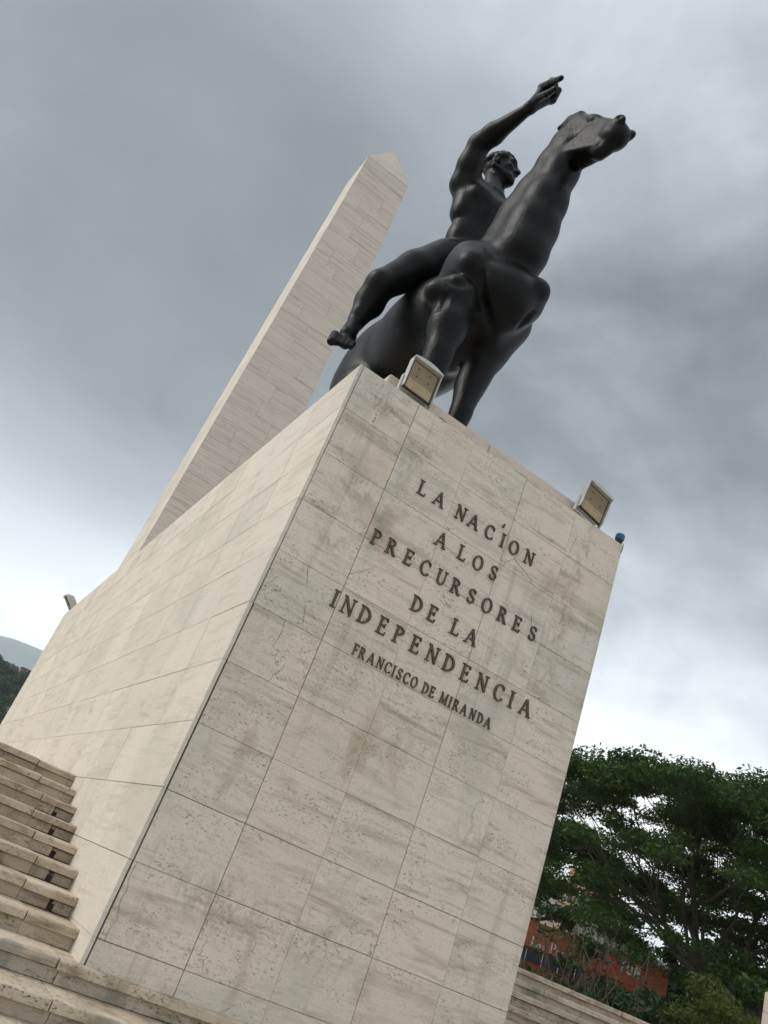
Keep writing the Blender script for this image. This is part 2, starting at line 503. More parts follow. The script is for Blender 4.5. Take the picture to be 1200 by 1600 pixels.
for i in range(11):
    for c in range(ns):
        u0 = c * SW; u1 = (c + 1) * SW if c < ns - 1 else PLEN
        place_panel('side', u0 + (.003 if c == 0 else 0), u1, zss[i + 1], zss[i], 'trav_side', [.0075, .0035, .0055][c % 3] if c else 0, .002, .0008, .0014 + .0012 * (i in (8, 9)))
cl = MB()
a = W(PW - .048, .04, -Z0 + .03); b = W(PW, PLEN, -.004); cl.box(a, b)
onped(obj('cladding', cl.mesh('cladding'), M['trav_side']))
cl = MB(); a = W(.05, PLEN - .048, -Z0 + .03); b = W(PW - .05, PLEN, -.004); cl.box(a, b)
onped(obj('cladding', cl.mesh('cladding'), M['trav_side']))
cl = MB(); a = W(.047, .047, -.06); b = W(PW - .05, PLEN - .05, -.006); cl.box(a, b)
onped(obj('capping_slab', cl.mesh('capping_slab'), M['trav_side']))

# ------------------------------------------------------------------ inscription: raised roman capitals
def rect(x0, z0, x1, z1): return [(x0, z0), (x1, z0), (x1, z1), (x0, z1)]
def bar(p, q, w):
    dx, dz = q[0] - p[0], q[1] - p[1]; l = math.hypot(dx, dz); nx, nz = -dz / l * w / 2, dx / l * w / 2
    return [(p[0] - nx, p[1] - nz), (q[0] - nx, q[1] - nz), (q[0] + nx, q[1] + nz), (p[0] + nx, p[1] + nz)]
def arc(cx, cz, rx, rz, a0, a1, wt, wn, n=14):
    """ring strip of varying thickness (thick at the sides, thin top and bottom)"""
    out = []
    pts = []
    for i in range(n + 1):
        a = rad(a0 + (a1 - a0) * i / n)
        w = wn + (wt - wn) * abs(math.cos(a))
        pts.append(((cx + rx * math.cos(a), cz + rz * math.sin(a)), (cx + (rx - w) * math.cos(a), cz + (rz - w) * math.sin(a))))
    return ('strip', pts)
TH_, TN_, SE = .148, .076, .05
def serif(x, z, w=.34): return rect(x - w / 2, z, x + w / 2, z + SE)
def stem(x, w=TH_): return rect(x - w / 2, 0, x + w / 2, 1)
GLY = {
 'I': (.36, lambda: [stem(.18), serif(.18, 0, .36), serif(.18, 1 - SE, .36)]),
 'L': (.66, lambda: [stem(.18), serif(.18, 0, .36), serif(.18, 1 - SE, .36), rect(.18, 0, .64, TN_), bar((.60, 0), (.655, .24), .07)]),
 'E': (.66, lambda: [stem(.18), serif(.16, 0, .32), serif(.16, 1 - SE, .32), rect(.18, 0, .62, TN_), rect(.18, 1 - TN_, .58, 1), rect(.18, .49, .48, .49 + TN_), bar((.585, 0), (.64, .22), .07), bar((.56, 1), (.60, .80), .07), rect(.45, .40, .51, .66)]),
 'F': (.60, lambda: [stem(.18), serif(.18, 0, .36), serif(.16, 1 - SE, .32), rect(.18, 1 - TN_, .58, 1), rect(.18, .47, .46, .47 + TN_), bar((.56, 1), (.60, .80), .07), rect(.43, .38, .49, .64)]),
 'A': (.90, lambda: [bar((.10, .02), (.45, 1.0), TN_ + .015), bar((.44, 1.0), (.79, .02), TH_), rect(.22, .30, .66, .30 + TN_), serif(.10, 0, .28), serif(.79, 0, .32)]),
 'N': (.90, lambda: [rect(.13, 0, .13 + TN_, 1), rect(.70, .0, .70 + TN_, 1), bar((.15, .98), (.745, .04), TH_), serif(.17, 0, .30), serif(.74, 1 - SE, .30), serif(.12, 1 - SE, .20)]),
 'M': (1.08, lambda: [bar((.13, 0), (.20, 1), TN_), rect(.83, 0, .83 + TH_, 1), bar((.20, .98), (.53, .04), TH_), bar((.53, .04), (.90, .98), TN_), serif(.13, 0, .28), serif(.91, 0, .32), serif(.94, 1 - SE, .24), serif(.15, 1 - SE, .2)]),
 'O': (.86, lambda: [arc(.43, .5, .43, .52, 0, 360, .165, .075, 26)]),
 'C': (.78, lambda: [arc(.43, .5, .43, .52, 48, 318, .165, .075, 22), rect(.675, .70, .735, .95), rect(.70, .08, .75, .24)]),
 'D': (.84, lambda: [stem(.18), serif(.14, 0, .28), serif(.14, 1 - SE, .28), arc(.28, .5, .54, .5, -90, 90, .165, .08, 16), rect(.18, 0, .30, .08), rect(.18, .92, .30, 1)]),
 'P': (.66, lambda: [stem(.18), serif(.18, 0, .36), serif(.14, 1 - SE, .28), arc(.32, .74, .33, .26, -90, 90, .15, .08, 12), rect(.18, .92, .33, 1), rect(.18, .48, .33, .56)]),
 'R': (.82, lambda: [stem(.18), serif(.18, 0, .36), serif(.14, 1 - SE, .28), arc(.32, .75, .31, .25, -90, 90, .15, .08, 12), rect(.18, .92, .33, 1), rect(.18, .50, .33, .58), bar((.36, .54), (.72, .02), TH_ * .95), rect(.66, 0, .84, SE)]),
 'S': (.62, lambda: [arc(.31, .745, .27, .265, 28, 262, .12, .085, 14), arc(.31, .26, .29, .27, 98, -152, .13, .085, 14), bar((.14, .60), (.48, .42), .15), rect(.50, .72, .555, .96), rect(.045, .05, .10, .30)]),
 'U': (.86, lambda: [rect(.12, .34, .12 + TH_, 1), rect(.66, .34, .66 + TN_, 1), arc(.435, .34, .315, .35, 180, 360, .15, .08, 12), serif(.20, 1 - SE, .34), serif(.70, 1 - SE, .28)]),
}
def glyph_mesh(ch, h, depth, name='letter'):
    w, fn = GLY[ch]
    mb = MB()
    for i, g in enumerate(fn()):
        y0 = -depth - i * .0005
        if isinstance(g, tuple):
            pts = g[1]; n = len(pts)
            closed = abs(pts[0][0][0] - pts[-1][0][0]) < 1e-6 and abs(pts[0][0][1] - pts[-1][0][1]) < 1e-6
            v, f = [], []
            for (o, q) in pts:
                for y in (y0, 0):
                    v.append(((o[0] - w / 2) * h, y, (o[1] - .5) * h)); v.append(((q[0] - w / 2) * h, y, (q[1] - .5) * h))
            for k in range(n - 1):
                a, b = k * 4, k * 4 + 4
                f += [(a, a + 1, b + 1, b), (a + 2, a, b, b + 2), (a + 1, a + 3, b + 3, b + 1)]
            if not closed: f += [(0, 2, 3, 1), ((n - 1) * 4, (n - 1) * 4 + 1, (n - 1) * 4 + 3, (n - 1) * 4 + 2)]
            mb.add(v, f)
        else:
            mb.prism([((x - w / 2) * h, (z - .5) * h) for x, z in g], y0, 0)
    me = mb.mesh(name)
    import bmesh
    bm = bmesh.new(); bm.from_mesh(me); bmesh.ops.recalc_face_normals(bm, faces=bm.faces); bm.to_mesh(me); bm.free()
    return me
LINES = [
 ('LANACION', -1.125, .212, [1.50, 1.79, 2.17, 2.40, 2.69, 2.93, 3.14, 3.43]),
 ('ALOS', -1.64, .212, [2.03, 2.39, 2.67, 2.95]),
 ('PRECURSORES', -2.12, .212, [1.15, 1.40, 1.67, 1.95, 2.22, 2.47, 2.74, 3.01, 3.29, 3.55, 3.84]),
 ('DELA', -2.63, .215, [2.02, 2.27, 2.66, 2.93]),
 ('INDEPENDENCIA', -3.115, .225, [.95, 1.15, 1.40, 1.67, 1.92, 2.19, 2.47, 2.74, 3.01, 3.30, 3.59, 3.81, 4.06]),
 ('FRANCISCODEMIRANDA', -3.555, .142, [1.45, 1.555, 1.69, 1.825, 1.945, 2.035, 2.125, 2.235, 2.355, 2.535, 2.637, 2.83, 2.935, 3.03, 3.16, 3.305, 3.43, 3.56]),
]
lm = {}
for txt, z, h, xs in LINES:
    for ch, x in zip(txt, xs):
        key = (ch, h)
        if key not in lm: lm[key] = glyph_mesh(ch, h * U, .020 if h > .2 else .016)
        o = obj('letter', lm[key], M['letter'], None, W(x, 0, z) + Vector((0, .003, 0)), (0, random.uniform(-.012, .012), 0), (.80 if h < .2 else .94, 1, 1))
        onped(o)
mb = MB(); mb.prism([(-.012, -.022), (.006, -.022), (.016, .026), (-.004, .020)], -.018, .003)
onped(obj('accent_mark', mb.mesh('accent_mark'), M['letter'], None, W(2.87, 0, -.915)))

# ------------------------------------------------------------------ obelisk
OZ, OH = 0.0, 25.85               # shaft foot and shoulder
obx, oby = 2.58, 22.1
ob = tag(empty('obelisk', W(obx, oby, -.006)), 'tall tapering travertine obelisk with pyramid tip, rising behind the bronze rider', 'obelisk')
def half(z): return 1.72 + (1.215 - 1.72) * (z - OZ) / (OH - OZ)
cb = MB()
h0, h1 = half(OZ) - .04, half(OH) - .04
cb.hexa([W(obx + sx * h0, oby + sy * h0, -.01) for sx, sy in ((-1, -1), (1, -1), (1, 1), (-1, 1))] + [W(obx + sx * h1, oby + sy * h1, OH) for sx, sy in ((-1, -1), (1, -1), (1, 1), (-1, 1))])
under(obj('core', cb.mesh('obelisk_core'), M['mortar']), ob)
NC = 29
for i in range(NC):
    za = OZ + (OH - OZ) * i / NC; zb = OZ + (OH - OZ) * (i + 1) / NC
    ha, hb = half(za), half(zb)
    off = [.5, .30, .68, .42][i % 4]
    cuts = [0.0, off, 1.0]
    for face in range(4):
        if face >= 2:
            cuts = [0.0, 1.0]
        for c in range(len(cuts) - 1):
            g = .007
            mbp = MB()
            def P(u, z, ins):
                hh = half(z)
                a = -hh + 2 * hh * u
                d = hh - ins
                if face == 0: return W(obx + a, oby - d, z)
                if face == 1: return W(obx - d, oby - a, z)
                if face == 2: return W(obx - a, oby + d, z)
                return W(obx + d, oby + a, z)
            dj = random.uniform(-.003, .003)
            e0 = .0 if c == 0 else g / 2 / (2 * ha); e1 = .0 if c == len(cuts) - 2 else g / 2 / (2 * ha)
            if face in (1, 3): e0 = max(e0, .001 + .05 / (2 * ha)) if c == 0 else e0; e1 = max(e1, .001 + .05 / (2 * ha)) if c == len(cuts) - 2 else e1
            u0, u1 = cuts[c] + e0, cuts[c + 1] - e1
            q = [P(u0, za + .004, dj), P(u1, za + .004, dj), P(u1, za + .004, dj + .05), P(u0, za + .004, dj + .05),
                 P(u0, zb - .004, dj), P(u1, zb - .004, dj), P(u1, zb - .004, dj + .05), P(u0, zb - .004, dj + .05)]
            mbp.hexa(q)
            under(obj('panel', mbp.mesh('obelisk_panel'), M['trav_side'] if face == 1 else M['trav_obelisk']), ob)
mbp = MB()
h = half(OH) + .004
b4 = [W(obx + sx * h, oby + sy * h, OH + .002) for sx, sy in ((-1, -1), (1, -1), (1, 1), (-1, 1))]
mbp.add(b4 + [W(obx, oby, OH + 2.75)], [(0, 1, 4), (1, 2, 4), (2, 3, 4), (3, 0, 4), (3, 2, 1, 0)])
under(obj('pyramid_tip', mbp.mesh('pyramid_tip'), M['trav_obelisk']), ob)

# ------------------------------------------------------------------ plinth under the statue
def bevel_box(name, a, b, w=.01):
    import bmesh
    mb = MB(); mb.box(a, b); me = mb.mesh(name)
    bm = bmesh.new(); bm.from_mesh(me); bmesh.ops.bevel(bm, geom=list(bm.edges), offset=w, segments=2, affect='EDGES'); bm.to_mesh(me); bm.free()
    return me
pl = tag(empty('plinth', W(2.35, 4, -.006)), 'low pinkish stone plinth under the bronze horse on top of the pedestal', 'plinth')
PLZ = .30
for i, (y0, y1) in enumerate(((.20, 2.1), (2.1, 4.0), (4.0, 5.9), (5.9, 7.8))):
    for x0, x1 in ((.50, 2.35), (2.35, 4.20)):
        under(obj('stone', bevel_box('plinth_stone', W(x0, y0, -.006) + Vector((.002, .002, 0)), W(x1, y1, PLZ) - Vector((.002, .002, 0))), M['plinth']), pl)

# ------------------------------------------------------------------ the bronze rider (signed-distance sculpting)
SX, SY = 2.15, 2.10
def Q(px, py, X):
    """survey-space point of a photo direction at lateral distance X from the horse's spine"""
    d = ray(px, py); t = (SX + X - CAM_C[0]) / d[0]; p = CAM_C + t * d
    return np.array([X, p[1] - SY, p[2]])
class Sculpt:
    def __init__(s, lo, hi, h):
        s.lo = np.array(lo, float); s.h = h
        s.n = np.ceil((np.array(hi) - s.lo) / h).astype(int) + 1
        s.ax = [s.lo[i] + h * np.arange(s.n[i]) for i in range(3)]
        s.d = np.full(s.n, 1e3, np.float32)
    def sub(s, lo, hi):
        a = np.clip(np.floor((np.array(lo) - s.lo) / s.h).astype(int), 0, s.n); b = np.clip(np.ceil((np.array(hi) - s.lo) / s.h).astype(int) + 1, 0, s.n)
        sl = tuple(slice(a[i], b[i]) for i in range(3))
        X = np.meshgrid(*[s.ax[i][sl[i]] for i in range(3)], indexing='ij', sparse=True)
        return sl, X
    def blend(s, sl, dn, k, cut=False):
        if dn.size == 0: return
        o = s.d[sl]; dn = dn.astype(np.float32)
        if cut:
            hh = np.clip(.5 - .5 * (o + dn) / k, 0, 1); s.d[sl] = o * (1 - hh) - dn * hh + k * hh * (1 - hh)
        else:
            hh = np.clip(.5 + .5 * (dn - o) / k, 0, 1); s.d[sl] = dn * (1 - hh) + o * hh - k * hh * (1 - hh)
    def cone(s, a, ra, b, rb, k=.12, cut=False):
        a = np.array(a, float); b = np.array(b, float); pad = max(ra, rb) + 2.5 * k + 2 * s.h
        sl, (x, y, z) = s.sub(np.minimum(a, b) - pad, np.maximum(a, b) + pad)
        ba = b - a; L2 = max(ba @ ba, 1e-9)
        t = np.clip(((x - a[0]) * ba[0] + (y - a[1]) * ba[1] + (z - a[2]) * ba[2]) / L2, 0, 1)
        d = np.sqrt((x - a[0] - t * ba[0]) ** 2 + (y - a[1] - t * ba[1]) ** 2 + (z - a[2] - t * ba[2]) ** 2) - (ra + (rb - ra) * t)
        s.blend(sl, d, k, cut)
    def chain(s, pts, k=.12):
        for (p, r), (p2, r2) in zip(pts[:-1], pts[1:]): s.cone(p, r, p2, r2, k)
    def ell(s, c, r, k=.12, R=None, cut=False):
        c = np.array(c, float); r = np.array(r, float); pad = r.max() + 2.5 * k + 2 * s.h
        sl, (x, y, z) = s.sub(c - pad, c + pad)
        x, y, z = x - c[0], y - c[1], z - c[2]
        if R is not None:
            R = np.array(R); x, y, z = (R[0, 0] * x + R[0, 1] * y + R[0, 2] * z, R[1, 0] * x + R[1, 1] * y + R[1, 2] * z, R[2, 0] * x + R[2, 1] * y + R[2, 2] * z)
        q0 = np.sqrt((x / r[0]) ** 2 + (y / r[1]) ** 2 + (z / r[2]) ** 2)
        q1 = np.sqrt((x / r[0] ** 2) ** 2 + (y / r[1] ** 2) ** 2 + (z / r[2] ** 2) ** 2)
        d = q0 * (q0 - 1) / np.maximum(q1, 1e-6)
        d = np.where(q0 < .2, -r.min() * (1 - q0), d)
        s.blend(sl, d, k, cut)
    def blur(s, n):
        s.d = np.clip(s.d, -.35, .35)
        for _ in range(n):
            for ax in range(3):
                o = s.d; q = o.copy()
                a = [slice(None)] * 3; b = [slice(None)] * 3; c = [slice(None)] * 3
                a[ax] = slice(0, -2); b[ax] = slice(1, -1); c[ax] = slice(2, None)
                q[tuple(b)] = .25 * o[tuple(a)] + .5 * o[tuple(b)] + .25 * o[tuple(c)]
                s.d = q
    def hit(s, px, py):
        """first point of the form met by a photo direction"""
        dr = ray(px, py); o = CAM_C - np.array([SX, SY, 0.0])
        t = np.arange(8.0, 30.0, .012)
        P_ = o[None] + t[:, None] * dr[None]
        i = np.round((P_ - s.lo[None]) / s.h).astype(int)
        ok = ((i >= 0) & (i < s.n[None])).all(1)
        i = np.clip(i, 0, s.n - 1)
        v = np.where(ok, s.d[i[:, 0], i[:, 1], i[:, 2]], 1.0)
        w = np.flatnonzero(v < 0)
        return (P_[w[0]], dr / np.linalg.norm(dr)) if len(w) else (None, None)
    def crease(s, pts, r=.05, k=.06, sink=.2):
        """soft groove drawn over the surface along photo points"""
        H = []
        for (a, b), (c, d) in zip(pts[:-1], pts[1:]):
            n = max(2, int(math.hypot(c - a, d - b) / 5))
            for q in range(n): H.append((a + (c - a) * q / n, b + (d - b) * q / n))
        H.append(pts[-1])
        L = []
        for p in H:
            h, dr = s.hit(*p)
            if h is not None: L.append(h + dr * r * sink)
        m_ = len(L)
        for q in range(m_ - 1):
            if np.linalg.norm(L[q + 1] - L[q]) < .5:
                f = min(1, .35 + 1.3 * min(q + 1, m_ - q - 1) / m_ * 2)
                s.cone(L[q], r * f, L[q + 1], r * f, k, cut=True)
    def bulge(s, px, py, r, out=.2, k=.06):
        h, dr = s.hit(px, py)
        if h is None: return
        s.ell(h + dr * r * (1 - out), (r, r, r), k)
    def wedge(s, fn, a0, a1, b0, b1, wa, wb, ta, tb, ua, ub, r, k, rear=0.0):
        """flat-sided tapering block in a local frame: fn(a, b, c) -> point; w half width, t top, u bottom at both ends"""
        O = fn(0, 0, 0); D = [fn(1, 0, 0) - O, fn(0, 1, 0) - O, fn(0, 0, 1) - O]
        cs = np.array([fn(a, b, c) for a in (a0, a1) for b in (b0, b1) for c in (-.5, .5)])
        sl, (x, y, z) = s.sub(cs.min(0) - .3, cs.max(0) + .3)
        x, y, z = x - O[0], y - O[1], z - O[2]
        a, b, c = [v[0] * x + v[1] * y + v[2] * z for v in D]
        t = np.clip((a - a0) / (a1 - a0), 0, 1)
        w = wa + (wb - wa) * t; tp = ta + (tb - ta) * t; u = ua + (ub - ua) * t
        q0 = np.abs(c) - w + r; q1 = np.abs(b - (tp + u) / 2) - (tp - u) / 2 + r
        ar = a0 + rear * (b - b0)                       # slanting rear face
        q2 = np.maximum(a - a1, ar - a) + r
        d = np.sqrt(np.maximum(q0, 0) ** 2 + np.maximum(q1, 0) ** 2 + np.maximum(q2, 0) ** 2) + np.minimum(np.maximum(np.maximum(q0, q1), q2), 0) - r
        s.blend(sl, d, k)
    def mesh(s, name, offset):
        d = s.d; n = d.shape
        ins = d < 0
        c = np.zeros((n[0] - 1, n[1] - 1, n[2] - 1), np.uint8)
        for i in (0, 1):
            for j in (0, 1):
                for k in (0, 1):
                    c += ins[i:n[0] - 1 + i, j:n[1] - 1 + j, k:n[2] - 1 + k]
        act = (c > 0) & (c < 8)
        idx = np.full(act.shape, -1, np.int64); cells = np.argwhere(act); idx[act] = np.arange(len(cells))
        acc = np.zeros((len(cells), 3)); cnt = np.zeros(len(cells))
        cor = [(i, j, k) for i in (0, 1) for j in (0, 1) for k in (0, 1)]
        for a in cor:
            for b in cor:
                if sum(abs(a[q] - b[q]) for q in range(3)) == 1 and a < b:
                    va = d[cells[:, 0] + a[0], cells[:, 1] + a[1], cells[:, 2] + a[2]]
                    vb = d[cells[:, 0] + b[0], cells[:, 1] + b[1], cells[:, 2] + b[2]]
                    mk = (va < 0) != (vb < 0)
                    t = np.where(mk, va / np.where(mk, va - vb, 1), 0)
                    p = np.array(a)[None] + t[:, None] * (np.array(b) - np.array(a))[None]
                    acc[mk] += p[mk]; cnt[mk] += 1
        v = (cells + acc / cnt[:, None]) * s.h + s.lo
        faces = []
        for ax in range(3):
            o1, o2 = [(1, 2), (2, 0), (0, 1)][ax]
            sl0 = [slice(None)] * 3; sl1 = [slice(None)] * 3
            sl0[ax] = slice(0, -1); sl1[ax] = slice(1, None)
            cr = ins[tuple(sl0)] != ins[tuple(sl1)]
            e = np.argwhere(cr)
            e = e[(e[:, o1] > 0) & (e[:, o2] > 0) & (e[:, o1] < n[o1] - 1) & (e[:, o2] < n[o2] - 1)]
            def cell(d1, d2):
                q = e.copy(); q[:, o1] -= d1; q[:, o2] -= d2
                return idx[q[:, 0], q[:, 1], q[:, 2]]
            f = np.stack([cell(1, 1), cell(0, 1), cell(0, 0), cell(1, 0)], 1)
            flip = ~ins[e[:, 0], e[:, 1], e[:, 2]]
            f[flip] = f[flip][:, ::-1]
            faces.append(f)
        f = np.concatenate(faces)
        f = f[(f >= 0).all(1)]
        P3 = np.stack([U * (v[:, 0] + SX), U * (v[:, 1] + SY), U * (v[:, 2] + Z0)], 1) - np.array(offset)[None]
        me = bpy.data.meshes.new(name)
        me.vertices.add(len(P3)); me.vertices.foreach_set('co', P3.astype(np.float32).ravel())
        me.loops.add(len(f) * 4); me.loops.foreach_set('vertex_index', f.astype(np.int32).ravel())
        me.polygons.add(len(f)); me.polygons.foreach_set('loop_start', np.arange(0, len(f) * 4, 4, dtype=np.int32))
        me.polygons.foreach_set('loop_total', np.full(len(f), 4, np.int32))
        me.polygons.foreach_set('use_smooth', np.ones(len(f), bool))
        me.update(calc_edges=True); me.validate()
        return me
A = np.array
statue_root = W(SX, SY + 1.7, PLZ)
statue = tag(empty('equestrian_statue', statue_root), 'dark bronze horse with bare rider pointing ahead, standing on the pedestal', 'statue')

def frame(fwd, up):
    f = A(fwd, float); f = f / np.linalg.norm(f); u = A(up, float); u = u - f * (u @ f); u /= np.linalg.norm(u)
    return f, u, np.cross(f, u)

def build_horse():
    s = Sculpt((-1.6, -3.5, PLZ - .06), (1.6, 5.3, 9.4), .033)
    # trunk
    s.ell((0, 1.75, 4.30), (1.05, 2.0, 1.20), .2)
    s.ell((0, -.05, 4.35), (.82, .95, 1.12), .25)
    s.ell((0, 3.45, 4.50), (.98, 1.2, 1.16), .3)
    s.cone((0, .15, 5.2), .40, (0, 1.3, 5.25), .36, .3)
    s.cone((0, 1.2, 5.2), .5, (0, 3.2, 5.15), .6, .3)
    # neck: a deep wedge, throat chain and crest chain
    thr, cre = [], []
    for cx, cy, hw, X in ((806, 388, 51, 0), (824, 350, 47, 0), (845, 312, 40, 0), (872, 264, 32, 0), (889, 228, 27, -.02)):
        dep = CAM_R[2] @ (np.array([SX, SY, 0]) + Q(cx, cy, X) - CAM_C); r = hw * dep / FPX
        thr.append((Q(cx + .22 * hw * .81, cy + .22 * hw * .59, X + .03), r * .80)); cre.append((Q(cx - .22 * hw * .81, cy - .22 * hw * .59, X - .03), r * .80))
    s.chain(thr, .16); s.chain(cre, .16)
    for (a, ra), (b, rb) in zip(thr, cre): s.cone(a, min(ra, rb) * .9, b, min(ra, rb) * .9, .2)
    s.cone((0, .5, 5.35), .42, Q(806, 372, 0) + A([0, .45, .2]), .38, .25)
    # shoulders and breast
    s.cone(Q(738, 418, -.70), .34, (-.52, .15, 5.1), .36, .16)
    s.ell((-.72, -.2, 4.4), (.30, .5, .6), .16)
    s.cone(Q(834, 452, .76), .225, (.50, .2, 5.2), .36, .16)
    s.ell(Q(790, 462, .08), (.60, .40, .58), .16)
    s.ell(Q(772, 448, -.22), (.36, .30, .42), .10)
    s.ell(Q(818, 470, .42), (.42, .36, .48), .14)
    s.cone((0, -.55, 3.55), .45, (0, .6, 3.45), .5, .25)
    # forelegs
    s.ell(Q(686, 457, -.80), (.22, .34, .27), .08)
    fr = [(Q(714, 466, -.72), .36), (Q(699, 512, -.70), .33), (Q(684, 556, -.68), .235), (Q(676, 578, -.66), .24)]
    s.chain(fr, .14)
    kn = fr[-1][0]
    s.chain([(kn, .24), ((-.66, kn[1] + .05, kn[2] - .3), .19), ((-.66, kn[1] + .06, 1.0), .165), ((-.66, kn[1] - .02, .72), .20), ((-.66, kn[1] - .18, .50), .19), ((-.66, kn[1] - .28, .38), .27)], .08)
    s.ell(Q(806, 512, .80), (.20, .30, .28), .1)
    fl = [(Q(795, 508, .62), .44), (Q(762, 552, .50), .36), (Q(742, 588, .44), .285), (Q(733, 606, .42), .285)]
    s.chain(fl, .14)
    kn = fl[-1][0]; cn = Q(720, 645, .38)
    s.chain([(kn, .28), (kn * .6 + cn * .4, .235), (cn, .215), ((cn[0], cn[1] + .02, 1.0), .19), ((cn[0], cn[1] - .05, .72), .20), ((cn[0], cn[1] - .2, .50), .19), ((cn[0], cn[1] - .3, .38), .27)], .08)
    # hind legs
    for sg, dy in ((-1, 0), (1, .35)):
        s.ell((sg * .58, 3.65 + dy * .3, 3.85), (.46, .85, 1.05), .2)
        s.chain([((sg * .62, 3.05 + dy, 3.25), .42), ((sg * .60, 3.75 + dy, 2.45), .33), ((sg * .58, 4.15 + dy, 1.95), .24)], .14)
        s.chain([((sg * .58, 4.18 + dy, 1.95), .24), ((sg * .58, 4.02 + dy, 1.3), .18), ((sg * .58, 3.95 + dy, .8), .2), ((sg * .58, 3.8 + dy, .5), .19), ((sg * .58, 3.72 + dy, .38), .27)], .09)
    # tail
    s.chain([((0, 4.4, 5.0), .20), ((0, 4.85, 4.4), .24), ((0, 4.95, 3.4), .26), ((0, 4.85, 2.2), .18), ((0, 4.8, 1.6), .06)], .12)
    s.blur(9)
    # masses and folds worked over the smooth form
    s.bulge(786, 468, .62, .11, .12)
    s.bulge(768, 448, .40, .12, .10)
    s.bulge(838, 456, .26, .05, .10)
    s.bulge(710, 462, .36, .07, .12)
    s.bulge(683, 458, .24, .16, .08)
    s.blur(4)
    s.crease([(698, 430), (708, 440), (724, 443), (746, 436)], .045, .08, -.15)
    s.crease([(753, 424), (750, 445), (753, 470), (764, 500), (772, 522)], .045, .10, -.15)
    s.crease([(696, 464), (692, 478), (684, 483)], .04, .06, -.1)
    s.crease([(812, 510), (822, 500), (834, 488)], .04, .08, -.2)
    s.blur(1)
    s.cone(cn + A([.10, .20, -.2]), .10, kn + A([.12, .24, -.1]), .12, .05)
    # head
    pt, yw = rad(33), rad(13)
    f0 = A([math.sin(yw), -math.cos(yw), 0]); d = math.cos(pt) * f0 - math.sin(pt) * A([0, 0, 1]); n = math.sin(pt) * f0 + math.cos(pt) * A([0, 0, 1])
    l = np.cross(n, d); l = l if l[0] > 0 else -l
    H = Q(897, 203, -.02)
    def h(a, b, c=0): return H + d * a + n * b + l * c
    RH_ = np.stack([d, n, l])
    s.ell(h(.22, -.06), (.36, .32, .28), .14, RH_)
    s.wedge(h, .12, 1.72, -.5, .35, .275, .205, .24, -.02, -.45, -.48, .15, .10)            # skull and nose
    s.wedge(h, .60, 1.58, -.95, -.2, .290, .165, -.05, -.30, -.95, -.64, .055, .035, .42)    # jaw, flat cheeks
    s.ell(h(1.64, -.28), (.27, .26, .24), .10, RH_)                                        # muzzle
    s.cone(h(1.20, -.56), .15, h(1.64, -.56), .14, .08)                                    # lower lip
    s.ell(h(1.52, -.68), (.17, .10, .14), .06, RH_)
    for sg in (-1, 1):
        s.ell(h(.80, .02, sg * .20), (.20, .06, .08), .09, RH_)                              # brow
        s.ell(h(.86, -.06, sg * .255), (.085, .05, .035), .03, RH_)                            # eye
        s.ell(h(1.68, -.08, sg * .175), (.15, .11, .085), .04, RH_)                          # nostril wing
        s.ell(h(1.74, -.06, sg * .25), (.08, .05, .05), .02, RH_, cut=True)
        s.cone(h(1.30, -.40, sg * .29), .045, h(1.80, -.45, sg * .27), .025, .025, cut=True)  # mouth
        s.cone(h(.26, .14, sg * .19), .095, h(.08, .02, sg * .22), .08, .04)                 # ears laid back
        s.cone(h(.08, .02, sg * .22), .08, h(-.10, -.18, sg * .22), .045, .035)
    s.cone(h(.62, -1.02), .14, h(1.40, -.80), .07, .05, cut=True)                            # channel between the jaws
    return s.mesh('horse', statue_root)
under(obj('horse', build_horse(), M['bronze'], None, statue_root), statue)

